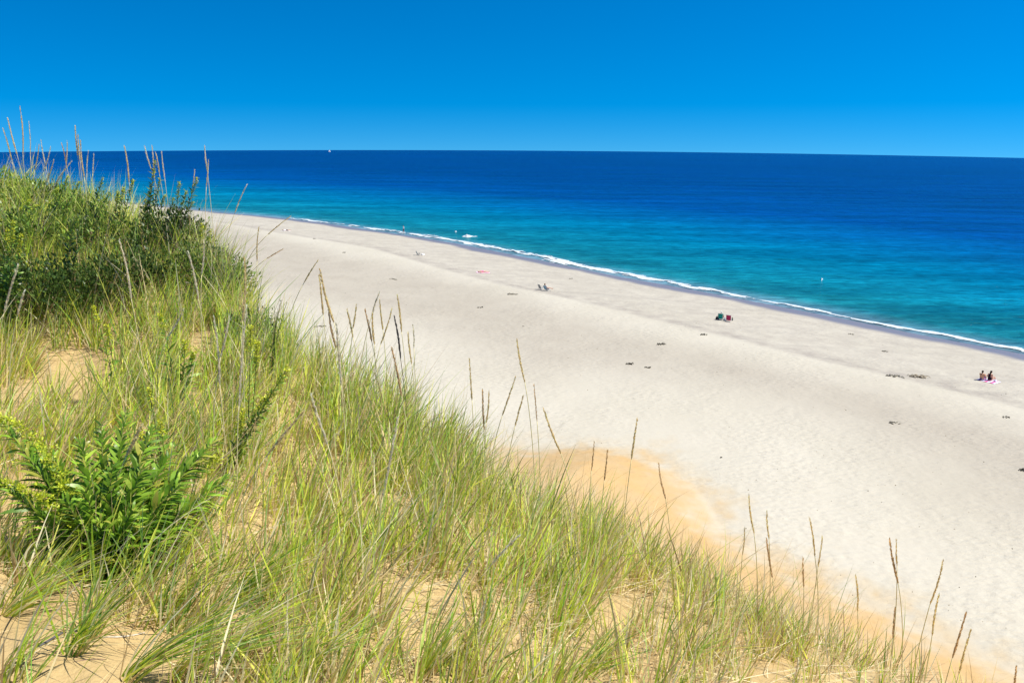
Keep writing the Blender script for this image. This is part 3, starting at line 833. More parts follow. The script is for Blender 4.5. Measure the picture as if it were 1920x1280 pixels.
DK = [(.05, .10, .02), (.08, .15, .028), (.13, .20, .04)]
MG = [(.16, .28, .035), (.25, .38, .05), (.38, .46, .09)]
BG = 'bayberry shrubs covering the left mound'
for a in [
 (15, 6.0, .42, .50, 2600, .040, DK, 'dark shrub at the left edge above the upper bare sand patch'),
 (105, 6.1, .40, .46, 2600, .040, DK, 'dark shrub casting shade on the upper bare sand patch'),
 (190, 6.2, .38, .44, 2400, .038, DK, 'dark shrub just right above the upper bare sand patch'),
 (265, 6.3, .34, .40, 2000, .038, DK, 'low dark shrub between the sand patch and the small bare scarp'),
 (35, 6.9, .42, .45, 2200, .040, DK + MG, 'mid-height shrub behind the one at the left edge'),
 (130, 7.0, .40, .42, 2200, .040, DK + MG, 'leafy shrub in the centre of the left mound'),
 (225, 7.0, .36, .42, 2000, .038, DK + MG, 'leafy shrub left below the tallest leafy plant'),
 (20, 8.4, .5, .42, 2000, .045, MG, 'lighter green shrub on the mound top at the left edge'),
 (120, 8.0, .48, .40, 2000, .045, MG, 'lighter green shrub on the mound top under the bunch of three stalks'),
 (195, 7.7, .34, .42, 1700, .042, MG, 'lighter green shrub at the right end of the mound top'),
 (345, 6.9, .34, .48, 2400, .040, DK, 'dark shrub under the second tall leafy plant'),
 (398, 6.5, .30, .36, 2200, .034, DK + MG, 'rounded shrub at the seaward shoulder of the mound'),
 (432, 6.2, .26, .28, 1900, .032, DK + MG + [(.17, .16, .05)], 'olive brown shrub lowest on the seaward flank of the mound'),
 (475, 5.6, .20, .20, 1000, .034, DK + MG, 'small dark shrub at the right foot of the mound'),
 (-8, 11.5, .5, .62, 1500, .05, [(.035, .05, .02)], 'dark shrub on the far skyline at the left edge'),
]:
    shrub(*a[:7], a[7], group=BG)

def leafy(root_p, stems, name, label, leaf, cols, flower=True, group=None, every=.012, flcol=(.72, .74, .05), start=.05, leafw=.22, spray=1.0, pitch=.9):
    root_p = np.array(root_p, float)
    root = thing(name, tuple(root_p), 0, label, 'plant', group)
    mb = MB(); LB = []; LD = []; LL = []; SPR = []
    for tipw, curve in stems:
        tip = np.array(tipw, float) - root_p
        L = np.linalg.norm(tip); m = 10
        ctrl = tip * .5 + np.array(curve, float)
        b0 = np.array([random.gauss(0, .015), random.gauss(0, .015), -.02])
        def q(t): return (1 - t) ** 2 * b0 + 2 * t * (1 - t) * ctrl + t * t * tip
        pts = [q(i / m) for i in range(m + 1)]
        mb.tube(pts, [.0045 - .003 * i / m for i in range(m + 1)], 5)
        k = int(L / every); ph = random.uniform(0, 6)
        for i in range(k):
            t = start + (1 - start) * (i + random.random()) / k
            p = q(t); tg = nrm(q(min(1, t + .02)) - q(t - .02)); ph += 2.4
            a = nrm(np.cross(tg, [.2, .9, .4])); b = np.cross(tg, a)
            o = math.cos(ph) * a + math.sin(ph) * b
            LB.append(p); LD.append(nrm(o * pitch + tg * .75)); LL.append(leaf * (1.1 - .72 * t ** 1.5) * random.uniform(.75, 1.2))
        if flower:
            FB = []; FD = []
            for i in range(int(230 * spray)):
                t = random.uniform(.60 if spray >= 1 else .82, 1.02)
                p = q(min(t, 1)); o = nrm(np.array([random.gauss(0, 1) for _ in range(3)]))
                rr = .028 * spray ** .5 * (1.05 - (t - .6) * 1.6) * random.random() ** .6
                FB.append(p + o * rr); FD.append(o)
            SPR.append((FB, FD))
    mb.build('stem', M_stem, root)
    n = len(LB); LB, LD, LL = np.array(LB), np.array(LD), np.array(LL); cols = np.array(cols)
    rb = RB(); Cc = cols[rng.integers(0, len(cols), n)] * rng.uniform(.75, 1.25, (n, 1))
    rb.ribbons(LB, LD, LL, LL * leafw, np.tile([0, 0, -.32], (n, 1)) + rng.normal(0, .08, (n, 3)), [.3, .8, 1, .9, .6, .05], Cc, side=nrm(np.cross(LD, [0, 0, 1.]) + rng.normal(0, .25, (n, 3))))
    rb.build('foliage', M_leaf, root)
    for FB, FD in SPR:
        n = len(FB); FB = np.array(FB); FD = np.array(FD)
        rb = RB(); Cc = np.array([flcol]) * rng.uniform(.5, 1.25, (n, 1))
        rb.ribbons(FB, FD, rng.uniform(.006, .013, n), rng.uniform(.004, .008, n), np.zeros((n, 3)), [.5, 1, .4], Cc, side=nrm(rng.normal(0, 1, (n, 3))))
        rb.build('flower_spray', M_leaf, root)
    return root

def gp(px, y):
    u = ((px - 960) / F0) / .95; return np.array([u * y, y, float(height(u * y, y))])

GG = 'leafy goldenrod plants on the dune'
LG = [(.16, .30, .035), (.24, .40, .05), (.34, .50, .08)]
LD_ = [(.05, .11, .02), (.10, .19, .03), (.18, .27, .05)]
def tall(px, y, tips, label, leaf=.11, cols=LD_, **kw):
    b = gp(px, y)
    leafy(b, [(at_y(tx, ty, y + random.gauss(0, .03)), (random.gauss(0, .02), 0, .02)) for tx, ty in tips], 'goldenrod_plant', label, leaf, cols, group=GG, **kw)
tall(296, 7.0, [(291, 303), (300, 335), (283, 345), (310, 365), (272, 375)], 'tallest dark leafy plant pointing above the horizon line of the mound', spray=.5)
tall(338, 6.9, [(336, 342), (370, 334), (350, 360), (325, 372), (362, 378)], 'second leafy plant, forked, right beside the tallest one', spray=.6)
tall(246, 7.2, [(250, 338), (232, 352), (222, 360)], 'drooping leafy plant left of the tallest one', spray=.8)
tall(190, 7.4, [(193, 334), (205, 362)], 'leafy plant on the mound crest near the water view at left', spray=.4)
tall(138, 6.2, [(141, 405), (150, 425)], 'leafy plant in the centre front of the mound, long drooping leaves', leaf=.11, flower=False)
tall(125, 7.3, [(128, 330), (150, 340), (108, 352)], 'bushy leafy plant on the mound crest under the bunched stalks', spray=.4, cols=LG)
tall(60, 7.2, [(55, 375), (70, 385), (40, 390)], 'bright leafy plant at left on the sunny mound face', cols=LG, spray=.6)
tall(20, 5.8, [(25, 415), (14, 432), (40, 440)], 'bright leafy plant by the left edge over dark shrubs', cols=LG, spray=.9)
tall(378, 6.2, [(380, 420), (395, 432)], 'small leafy plant at the seaward shoulder above the round shrub', leaf=.06, spray=.4)
tall(505, 5.0, [(528, 562), (515, 575), (538, 566)], 'dark leafy sprigs at the grass edge right of the mound', leaf=.05, flower=False)
tall(330, 4.7, [(345, 640), (300, 590), (365, 660)], 'bright green plant in the hollow below the mound', cols=LG, spray=.8)
tall(215, 4.8, [(175, 576), (200, 610)], 'plant leaning left over the shaded shrubs, yellow-green tips', cols=LG, leaf=.07, spray=.8)
tall(455, 4.0, [(470, 612), (482, 640)], 'small yellowish plant among stalks right below the mound', cols=LG, leaf=.05, spray=.9)
tall(400, 3.75, [(540, 690), (505, 735), (455, 770)], 'flowering plant with a bright yellow-green arching spray in the grass', cols=LG, leaf=.075, spray=1.3)
tall(285, 3.5, [(278, 730), (300, 790), (262, 810)], 'slim leafy stem standing behind the broad-leaved plant', cols=LG, leaf=.07, spray=.5)

# the large broad-leaved plant in the lower left corner
bp_ = hit(205, 1092)
yb = bp_[1]
sts = []
for tx, ty, dy in [(2, 790, .25), (-6, 905, .05), (60, 830, .3), (100, 880, .2), (150, 850, .25), (190, 820, .35), (235, 800, .4), (285, 830, .4), (330, 860, .45), (375, 880, .4), (405, 850, .5),
                   (430, 920, .4), (395, 960, .3), (340, 930, .2), (270, 900, .15), (210, 900, .1), (160, 940, .05), (120, 960, .0), (300, 990, .1), (360, 1010, .2), (250, 980, .0), (190, 1000, -.05)]:
    sts.append((at_y(tx, ty - (25 if tx > 90 else 0), yb + dy), (0, 0, .05 + random.uniform(0, .05))))
big = leafy(bp_, sts, 'goldenrod_plant', 'large bright broad-leaved plant with two flowering stems leaning out to the left edge', .138, [(.10, .20, .018), (.17, .32, .025), (.27, .45, .04), (.38, .52, .06), (.14, .25, .022), (.22, .38, .035), (.42, .42, .07)], flower=False, every=.0050, leafw=.175, start=.03, pitch=.58)
# its flower sprays
def spray_on(parent, base_w, line, n=900):
    base_w = np.array(base_w); P = np.array([at_y(x, y, d) for x, y, d in line]) - base_w
    FB = []; FD = []
    for i in range(n):
        t = random.random() * (len(P) - 1); k = int(t); f = t - k
        c = P[k] * (1 - f) + P[min(k + 1, len(P) - 1)] * f
        # small side branches
        kb = int(t * 9); rb_ = random.Random(kb * 7 + len(line))
        br = nrm(np.array([rb_.gauss(0, 1), rb_.gauss(0, .6), rb_.gauss(.7, .6)]))
        c0 = (kb + .5) / 9; k0 = min(int(c0), len(P) - 2); c = (P[k0] * (1 - c0 + k0) + P[k0 + 1] * (c0 - k0)) if random.random() < .7 else c
        o = nrm(np.array([random.gauss(0, 1), random.gauss(0, 1), random.gauss(0, 1)]))
        FB.append(c + br * random.random() * rb_.uniform(.02, .06) + o * .011); FD.append(nrm(o + br))
    n = len(FB); rb = RB()
    Cc = np.array([(.62, .68, .05)]) * rng.uniform(.45, 1.3, (n, 1))
    rb.ribbons(np.array(FB), np.array(FD), rng.uniform(.006, .014, n), rng.uniform(.004, .008, n), np.zeros((n, 3)), [.5, 1, .4], Cc, side=nrm(rng.normal(0, 1, (n, 3))))
    rb.build('flower_spray', M_leaf, parent)
spray_on(big, bp_, [(-5, 785, yb + .25), (40, 800, yb + .24), (80, 850, yb + .2), (110, 900, yb + .12), (135, 925, yb + .1)])
spray_on(big, bp_, [(-5, 905, yb + .06), (40, 915, yb + .05), (80, 945, yb + .03), (120, 980, yb), (170, 1010, yb)])
spray_on(big, bp_, [(412, 858, yb + .5), (400, 872, yb + .5), (385, 890, yb + .46)], 260)
spray_on(big, bp_, [(45, 870, yb + .28), (90, 885, yb + .25), (130, 905, yb + .2)], 420)

# grass tufts growing through the plant and at the bottom
def tuft(px, py, n, Lm, lean, seed, rb):
    p = hit(px, py); a = rng.uniform(0, 2 * math.pi, n)
    B = p + np.stack([.03 * np.cos(a), .03 * np.sin(a), 0 * a - .01], -1)
    lx = lean + rng.normal(0, .22, n); ly = rng.normal(.05, .2, n)
    d = nrm(np.stack([lx, ly, np.ones(n)], -1))
    Cc = GC[rng.integers(0, 5, n)] * rng.uniform(.75, 1.15, (n, 1))
    dry = rng.uniform(0, 1, n) < .3; Cc[dry] = DRYC[rng.integers(0, 4, dry.sum())]
    rb.ribbons(B, d, rng.uniform(.6, 1.15, n) * Lm, rng.uniform(.003, .0068, n), np.stack([lx * .3, ly * .2, -rng.uniform(.05, .35, n)], -1), [.8, 1, .95, .8, .5, .06], Cc)
rb = RB()
for px, py, n, Lm, lean in [(140, 1225, 60, .38, .45), (170, 1190, 40, .40, .35), (240, 1275, 60, .45, .9), (20, 1150, 40, .35, .8), (60, 1120, 45, .32, .8), (330, 1275, 60, .45, .9),
                            (20, 1080, 30, .35, .4), (420, 1240, 70, .40, .8), (520, 1270, 60, .42, .8), (10, 1255, 18, .3, .7), (260, 1130, 50, .45, .5), (300, 1150, 50, .4, .7), (230, 1090, 30, .5, .3),
                            (350, 1200, 60, .4, .8), (440, 1130, 70, .42, .7), (170, 1100, 20, .45, .2), (1100, 1270, 30, .35, .5), (1290, 1240, 30, .35, .5)]:
    tuft(px, py, n, Lm, lean, 0, rb)
tag(rb.build('grass_tufts', M_blade), 'separate green grass tufts rooted in the bare sand along the bottom', 'grass', kind='stuff')

# ------------------------------------------------------------------ bits lying on the sand near the camera
def stick(pa, pb, r, label, col=(.10, .095, .10), name='dead_stick'):
    a = hit(*pa); b = hit(*pb); c = (a + b) / 2
    root_loc = c
    mb = MB(); m = 6
    pts = []
    for i in range(m + 1):
        t = i / m; p = a * (1 - t) + b * t
        p[2] = float(height(p[0], p[1])) + r * .7; pts.append(p - c)
    mb.tube(pts, [r * k for k in (.15, .7, 1, 1, .9, .8, .6)], 6, c=col, flat=.7)
    o = mb.build(name, M_tint); o.location = tuple(c)
    tag(o, label, 'stick')
stick((66, 1221), (122, 1188), .0055, 'dark grey dead stick lying on the bare sand in the lower left corner')
stick((135, 1242), (200, 1236), .0018, 'thin dark twig lying on bare sand right of the grey stick', (.2, .12, .1))
stick((245, 735), (302, 662), .007, 'pale fallen dead stem lying in the grass right of the upper sand patch', (.55, .45, .3), 'dead_stick')
stick((420, 885), (505, 868), .006, 'pale fallen stem lying in the grass by the broad-leaved plant', (.5, .42, .25), 'dead_stick')
stick((190, 1197), (272, 1187), .004, 'bleached dead leaf strip on the sand by the lower left tuft', (.55, .5, .42), 'dead_leaf')

# ------------------------------------------------------------------ drift on the beach
def clump(px, py, wpx, label, kind='weed', hfac=.25, n=12, name='seaweed_clump'):
    p = hit_beach(px, py); dist = np.hypot(p[0], p[1]); w = wpx / F0 * dist
    mb = MB()
    for i in range(n):
        t = (i + .5) / n - .5
        c = np.array([t * w * random.uniform(.6, 1), random.uniform(-.35, .35) * w * .5, 0.0])
        pts = []; a = random.gauss(0, .6)
        l = w * random.uniform(.15, .4)
        for k in range(5):
            s = k / 4
            q = c + np.array([math.cos(a) * l * (s - .5), math.sin(a) * l * (s - .5), .015 + hfac * w * math.sin(math.pi * s) * random.uniform(.1, .8)])
            a += random.gauss(0, .4); q[2] += float(height(p[0] + q[0], p[1] + q[1])) - p[2]
            pts.append(q)
        r = random.uniform(.018, .04) * (1 + w * .4)
        mb.tube(pts, [r * .4, r, r * 1.1, r, r * .3], 5)
    col = {'weed': (.045, .042, .028), 'wood': (.30, .26, .19), 'faint': (.24, .22, .17)}[kind]
    mb.c = [tuple(x * g_ for x in col) for g_ in [random.uniform(.7, 1.2)]] * len(mb.v)
    o = mb.build(name, M_tint); o.location = tuple(p)
    tag(o, label, 'seaweed' if name == 'seaweed_clump' else 'driftwood')
for a in [
 (1180, 683, 15, 'dark seaweed clump, left one of two close together mid beach', 'weed', .25, 9),
 (1215, 689, 17, 'thin curved strand of seaweed right of the dark clump mid beach', 'weed', .12, 6),
 (1241, 646, 20, 'seaweed clump with a pale tail, above the two close together', 'weed', .2, 8),
 (1319, 628, 14, 'small dark seaweed clump below the two beach chairs', 'weed', .25, 8),
 (901, 577, 13, 'small dark seaweed strand alone left of mid beach', 'weed', .2, 6),
 (960, 552, 22, 'faint brownish seaweed smear below the seated woman', 'faint', .12, 8),
 (738, 524, 20, 'faint thin seaweed line on the sand at the left of the beach', 'faint', .1, 6),
 (600, 613, 24, 'grey seaweed strand close behind the largest golden seed head', 'faint', .12, 7),
 (1678, 706, 30, 'thin line of scattered seaweed left of the driftwood pile', 'faint', .1, 9),
 (1659, 659, 12, 'small dark seaweed bits near the top of the berm at right', 'faint', .15, 5),
 (1886, 783, 16, 'faint seaweed bits below the sitting couple', 'faint', .15, 5),
 (1678, 793, 26, 'faint long seaweed scrape right of the middle beach', 'faint', .06, 5),
 (1352, 858, 5, 'tiny dark speck of weed on white sand below the middle', 'weed', .3, 3),
 (981, 612, 4, 'tiny dark weed scrap in the centre of the beach', 'weed', .3, 3),
 (645, 474, 9, 'two tiny dark scraps of weed near the far berm', 'weed', .25, 4),
 (590, 448, 8, 'tiny far scrap of weed right of the lying figure', 'faint', .25, 4),
 (1070, 523, 8, 'small scrap of weed on the berm right of the seated woman', 'faint', .3, 4),
 (1596, 627, 10, 'little weed scrap on the berm right of the red chair', 'faint', .2, 4),
]:
    clump(*a)
clump(1722, 707, 34, 'tangled pile of grey driftwood branches left of the sitting couple', 'wood', .16, 20, 'driftwood_pile')
clump(1918, 882, 16, 'dark piece of driftwood at the right edge of the beach', 'weed', .3, 9, 'driftwood')

# tiny debris
def debris():
    V = []; Q = []; n = 0; C = []
    for i in range(420):
        px = random.uniform(450, 1920); py = random.uniform(430, 1200)
        p = hit_beach(px, py)
        s, _ = sdist(np.array([p[0]]), np.array([p[1]]), SHORE); b, _ = sdist(np.array([p[0]]), np.array([p[1]]), BASE)
        if s[0] > -3 or b[0] < 0: continue
        r = random.uniform(.02, .06)
        c = random.choice([(.08, .07, .05), (.15, .12, .08), (.3, .26, .2)])
        base = [(r, 0, 0), (0, r * .7, 0), (-r, 0, 0), (0, -r * .7, 0)]
        V += [(p[0] + x, p[1] + y, p[2] - .01) for x, y, z in base] + [(p[0] + x * .5, p[1] + y * .5, p[2] + r * .6) for x, y, z in base]
        Q += [(n, n + 1, n + 5, n + 4), (n + 1, n + 2, n + 6, n + 5), (n + 2, n + 3, n + 7, n + 6), (n + 3, n, n + 4, n + 7), (n + 4, n + 5, n + 6, n + 7)]
        C += [c] * 8; n += 8
    tag(link('beach_pebbles', quads_mesh('beach_pebbles', V, Q, colors=np.array(C)), M_tint), 'scattered tiny pebbles and weed crumbs over the beach sand', 'pebbles', kind='stuff')
debris()

# ------------------------------------------------------------------ people
def body_mesh(J, mat, parent, female=False):
    mb = MB()
    def cap(a, ra, b, rb_):
        a = np.array(a, float); b = np.array(b, float)
        m = 4; mb.tube([a * (1 - i / m) + b * i / m for i in range(m + 1)], [ra + (rb_ - ra) * i / m for i in range(m + 1)], 10)
        mb.ball(a, ra, 10, 7); mb.ball(b, rb_, 10, 7)
    j = {k: np.array(v, float) for k, v in J.items()}
    sw = 1.0
    cap(j['pelvis'] , .125, j['waist'], .112); cap(j['waist'], .112, j['chest'], .135)
    across = nrm(j['shr'] - j['shl'])
    for s in (-1, 1):
        cap(j['pelvis'] + across * .06 * s, .105, j['chest'] + across * .07 * s, .115)
    cap(j['chest'], .12, j['neck'], .058); cap(j['neck'], .055, j['head'] - nrm(j['head'] - j['neck']) * .06, .052)
    cap(j['shl'], .055, j['shr'], .055)
    up = nrm(j['head'] - j['neck']); fw = nrm(J['face']); 
    h = j['head']
    cap(h + up * .03 - fw * .012, .083, h - up * .03 + fw * .012, .070)
    cap(h - up * .065 + fw * .03, .045, h - up * .075 + fw * .045, .03)        # jaw and chin
    cap(h + fw * .088 + up * .015, .009, h + fw * .105 - up * .018, .013)       # nose
    cap(h + fw * .078 - up * .05 - across * .018, .009, h + fw * .078 - up * .05 + across * .018, .009)  # lips
    for s in (-1, 1):
        cap(h + across * s * .084 + up * .015, .013, h + across * s * .084 - up * .02, .011)    # ears
        cap(h + fw * .08 + across * s * .014 + up * .027, .009, h + fw * .074 + across * s * .045 + up * .025, .008)   # brow
    for S_ in ('l', 'r'):
        cap(j['sh' + S_], .050, j['el' + S_], .038); cap(j['el' + S_], .038, j['wr' + S_], .026)
        cap(j['hip' + S_], .088, j['kn' + S_], .056); cap(j['kn' + S_], .055, j['an' + S_] * .55 + j['kn' + S_] * .45, .052); cap(j['an' + S_] * .6 + j['kn' + S_] * .4, .05, j['an' + S_], .037)
        ft = j['toe' + S_]; cap(j['an' + S_] - nrm(ft - j['an' + S_]) * .03, .038, ft, .026)
        # hand: palm, four unequal fingers, thumb
        fdir = nrm(j['wr' + S_] - j['el' + S_]); sd = nrm(np.cross(fdir, [.1, .2, 1])); nm = np.cross(sd, fdir)
        w = j['wr' + S_]
        for k in (-1, 0, 1): cap(w + fdir * .02, .015, w + fdir * .085 + sd * .022 * k, .013)
        for k, l in zip((-1.5, -.5, .5, 1.5), (.062, .078, .073, .055)):
            a = w + fdir * .088 + sd * .019 * k; b = a + fdir * l * .55 - nm * .008 + sd * k * .003; c = b + fdir * l * .42 - nm * .018
            cap(a, .0095, b, .0088); cap(b, .0088, c, .008)
        a = w + fdir * .03 - sd * .025; b = a + fdir * .035 - sd * .028; cap(a, .013, b, .0105); cap(b, .0105, b + fdir * .03 - sd * .004, .009)
    o = mb.build('body', mat, parent)
    rm = o.modifiers.new('join', 'REMESH'); rm.mode = 'VOXEL'; rm.voxel_size = .0085; rm.use_smooth_shade = True
    sm = o.modifiers.new('smooth', 'SMOOTH'); sm.factor = .5; sm.iterations = 2
    return o

CM = {}
def cmat(col):
    if col not in CM: CM[col] = simple('cloth', col, .8, .08, 12, .2)
    return CM[col]

def cloth(parts, name, col, parent):
    mb = MB()
    for a, ra, b, rb_ in parts:
        a = np.array(a, float); b = np.array(b, float)
        mb.tube([a, (a * 2 + b) / 3, (a + 2 * b) / 3, b], [ra, ra + (rb_ - ra) / 3, ra + (rb_ - ra) * 2 / 3, rb_], 12)
        mb.ball(a, ra, 12, 7); mb.ball(b, rb_, 12, 7)
    o = mb.build(name, cmat(col), parent)
    rm = o.modifiers.new('join', 'REMESH'); rm.mode = 'VOXEL'; rm.voxel_size = .012; rm.use_smooth_shade = True
    return o

def hair(J, col, parent, long=0.0):
    h = np.array(J['head'], float); up = nrm(h - np.array(J['neck'], float)); fw = nrm(np.array(J['face'], float))
    parts = [(h + up * .035 - fw * .028, .088, h - up * .02 - fw * .045, .075), (h + up * .06 + fw * .02, .06, h + up * .05 - fw * .05, .075)]
    if long: parts.append((h - up * .02 - fw * .05, .07, h - up * long - fw * .075, .05))
    cloth(parts, 'hair' if col[0] < .5 else 'hat', col, parent)

def seated(lean=.25, knees=.45, spread=.10, arms='knees', heady=0.0):
    """sitting on the ground, facing +y"""
    s = math.sin(lean); c = math.cos(lean)
    J = {'pelvis': (0, 0, .185), 'waist': (0, -.16 * s, .12 + .18 * c), 'chest': (0, -.36 * s, .12 + .38 * c), 'neck': (0, -.52 * s, .12 + .53 * c), 'head': (0, -.62 * s + .03, .12 + .68 * c), 'face': (0, 1, -.12)}
    for k, x in (('l', -1), ('r', 1)):
        J['sh' + k] = (x * .18, -.45 * s, .12 + .46 * c); J['hip' + k] = (x * .09, .03, .10)
        if knees > .2:
            J['kn' + k] = (x * spread * 1.1, .36, knees); J['an' + k] = (x * spread, .62, .05); J['toe' + k] = (x * spread, .80, .03)
        else:
            J['kn' + k] = (x * spread, .45, .11 + knees); J['an' + k] = (x * spread, .87, .05); J['toe' + k] = (x * spread * 1.3, .92, .18)
        if arms == 'knees':
            J['el' + k] = (x * .21, .10, .40); J['wr' + k] = (x * .12, .32, knees + .02)
        elif arms == 'back':
            J['el' + k] = (x * .25, -.28 - .3 * s, .30); J['wr' + k] = (x * .26, -.38 - .3 * s, .06)
        else:
            J['el' + k] = (x * .23, -.05, .36); J['wr' + k] = (x * .15, .18, .28)
    return J

def lying(face_up=True):
    z = .12
    J = {'pelvis': (0, 0, z), 'waist': (0, -.18, z), 'chest': (0, -.38, z + .01), 'neck': (0, -.55, z + .01), 'head': (0, -.70, z + .03), 'face': (0, .2, 1)}
    for k, x in (('l', -1), ('r', 1)):
        J['sh' + k] = (x * .18, -.47, z); J['el' + k] = (x * .27, -.22, .06); J['wr' + k] = (x * .24, .02, .05)
        J['hip' + k] = (x * .09, .04, z - .01); J['kn' + k] = (x * .11, .46, .13); J['an' + k] = (x * .13, .87, .06); J['toe' + k] = (x * .16, .93, .18)
    return J

def standing():
    J = {'pelvis': (0, 0, .93), 'waist': (0, 0, 1.10), 'chest': (0, 0, 1.28), 'neck': (0, .01, 1.45), 'head': (0, .03, 1.61), 'face': (0, 1, -.1)}
    for k, x in (('l', -1), ('r', 1)):
        J['sh' + k] = (x * .19, 0, 1.39); J['el' + k] = (x * .25, -.02, 1.11); J['wr' + k] = (x * .26, .06, .87)
        J['hip' + k] = (x * .09, 0, .90); J['kn' + k] = (x * .11, .03 + .07 * x, .50); J['an' + k] = (x * .12, .10 * x, .08); J['toe' + k] = (x * .14, .10 * x + .17, .03)
    return J

def facing(p, tx, ty):
    q = hit_beach(tx, ty) if ty > 0 else p
    return math.atan2(-(q[0] - p[0]), q[1] - p[1])

SEAWARD = math.atan2(-1, 1) + 0.0        # local +y towards the sea (x+, y+)

def person(p, rz, J, label, skin=M_skin, bottoms=None, top=None, haircol=(.02, .015, .012), hairlen=0., suit=None, dz=0.):
    t = thing('person', (p[0], p[1], p[2] + dz), rz, label, 'person')
    body_mesh(J, skin, t)
    hair(J, haircol, t, hairlen)
    j = {k: np.array(v, float) for k, v in J.items()}
    if bottoms:
        nm, col, frac = bottoms
        ps = [(j['pelvis'], .137, j['pelvis'] * .7 + j['waist'] * .3, .13)]
        for s in 'lr':
            ps.append((j['hip' + s], .102, j['hip' + s] * (1 - frac) + j['kn' + s] * frac, .088))
        cloth(ps, nm, col, t)
    if top:
        nm, col = top
        ps = [(j['waist'] - (j['waist'] - j['pelvis']) * .4, .135, j['chest'], .148), (j['shl'] * .9 + j['shr'] * .1, .068, j['shr'] * .9 + j['shl'] * .1, .068), (j['chest'], .14, j['neck'] * .5 + j['chest'] * .5, .10)]
        ac = nrm(j['shr'] - j['shl'])
        for s in (-1, 1): ps.append((j['pelvis'] * .4 + j['waist'] * .6 + ac * .06 * s, .12, j['chest'] + ac * .07 * s, .13))
        for s in 'lr': ps.append((j['sh' + s], .064, j['sh' + s] * .45 + j['el' + s] * .55, .056))
        cloth(ps, nm, col, t)
    if suit:
        ac = nrm(j['shr'] - j['shl'])
        ps = [(j['pelvis'], .134, j['waist'], .122), (j['waist'], .122, j['chest'], .14)]
        for s in (-1, 1): ps.append((j['pelvis'] + ac * .06 * s, .113, j['chest'] + ac * .05 * s, .120))
        cloth(ps, 'swimsuit', suit, t)
    return t

def towel(p, rz, w, l, c1, c2, label, dz=0.02, name='beach_towel', off=(0, 0)):
    mb = MB(); n0, n1 = 14, 22
    R = Matrix.Rotation(rz, 3, 'Z'); V = []; C = []
    for th in (0, .012):
        for i in range(n0):
            for j in range(n1):
                q = R @ Vector(((i / (n0 - 1) - .5) * w + off[0], (j / (n1 - 1) - .5) * l + off[1], 0))
                z = float(height(p[0] + q.x, p[1] + q.y)) - p[2] + dz + th + .012 * math.sin(i * 1.3 + j * .7)
                V.append((q.x, q.y, z)); C.append(c1 if (i // 2) % 2 == 0 else c2)
    F = []; N_ = n0 * n1
    for i in range(n0 - 1):
        for j in range(n1 - 1):
            a = i * n1 + j; F.append((a, a + 1, a + n1 + 1, a + n1)); F.append((N_ + a, N_ + a + n1, N_ + a + n1 + 1, N_ + a + 1))
    for i in range(n0 - 1):
        for j in (0, n1 - 1): a = i * n1 + j; F.append((a, a + n1, N_ + a + n1, N_ + a))
    for j in range(n1 - 1):
        for i in (0, n0 - 1): a = i * n1 + j; F.append((a, a + 1, N_ + a + 1, N_ + a))
    mb.add(V, F); mb.c = C
    o = mb.build(name, M_tint); o.location = tuple(p)
    tag(o, label, 'towel')

def chair(p, rz, col, label, frame=(.5, .5, .52), group=None, tilt=.45):
    t = thing('beach_chair', tuple(p), rz, label, 'beach chair', group)
    mb = MB()
    s, c = math.sin(tilt), math.cos(tilt)
    for x in (-.27, .27):
        mb.tube([(x, -.10 - .62 * s, .18 + .62 * c + .02), (x, -.10, .18), (x, .36, .24), (x, .40, .02)], .013, 7)
        mb.tube([(x, -.36, .02), (x, .10, .38), (x, .36, .40)], .012, 7)
        mb.tube([(x, -.40, .025), (x, .42, .025)], .012, 7)
        mb.tube([(x, -.10 - .3 * s, .18 + .3 * c), (x, .12, .385)], .010, 6)
    mb.tube([(-.27, -.10 - .62 * s, .20 + .62 * c), (.27, -.10 - .62 * s, .20 + .62 * c)], .013, 7)
    mb.tube([(-.27, -.38, .025), (.27, -.38, .025)], .012, 7); mb.tube([(-.27, .36, .24), (.27, .36, .24)], .012, 7)
    mb.c = [frame] * len(mb.v); mb.build('frame', M_tint, t)
    def sling(name, pts, c_):
        m2 = MB(); V = []; F = []; n = len(pts)
        for dz in (0, .012):
            for (y, z) in pts:
                for i in range(7):
                    x = -.262 + .524 * i / 6; V.append((x, y, z - .025 * math.sin(math.pi * i / 6) + dz))
        K_ = n * 7
        for i in range(n - 1):
            for k in range(6):
                a = i * 7 + k; F.append((a, a + 1, a + 8, a + 7)); F.append((K_ + a, K_ + a + 7, K_ + a + 8, K_ + a + 1))
        for i in range(n - 1):
            for k in (0, 6): a = i * 7 + k; F.append((a, a + 7, K_ + a + 7, K_ + a))
        for k in range(6):
            for i in (0, n - 1): a = i * 7 + k; F.append((a, a + 1, K_ + a + 1, K_ + a))
        m2.add(V, F); m2.c = [c_] * len(V); m2.build(name, M_tint, t)
    sling('seat', [(-.10 + .46 * i / 6, .18 + .06 * i / 6 - .03 * math.sin(math.pi * i / 6)) for i in range(7)], col)
    sling('backrest', [(-.10 - .64 * s * i / 8 , .195 + .64 * c * i / 8) for i in range(9)], col)
    m3 = MB()
    for x in (-.27, .27): m3.box((x, .2, .41), (.045, .26, .018))
    m3.c = [(.25, .2, .15)] * len(m3.v); m3.build('armrest', M_tint, t, smooth=False)
    return t

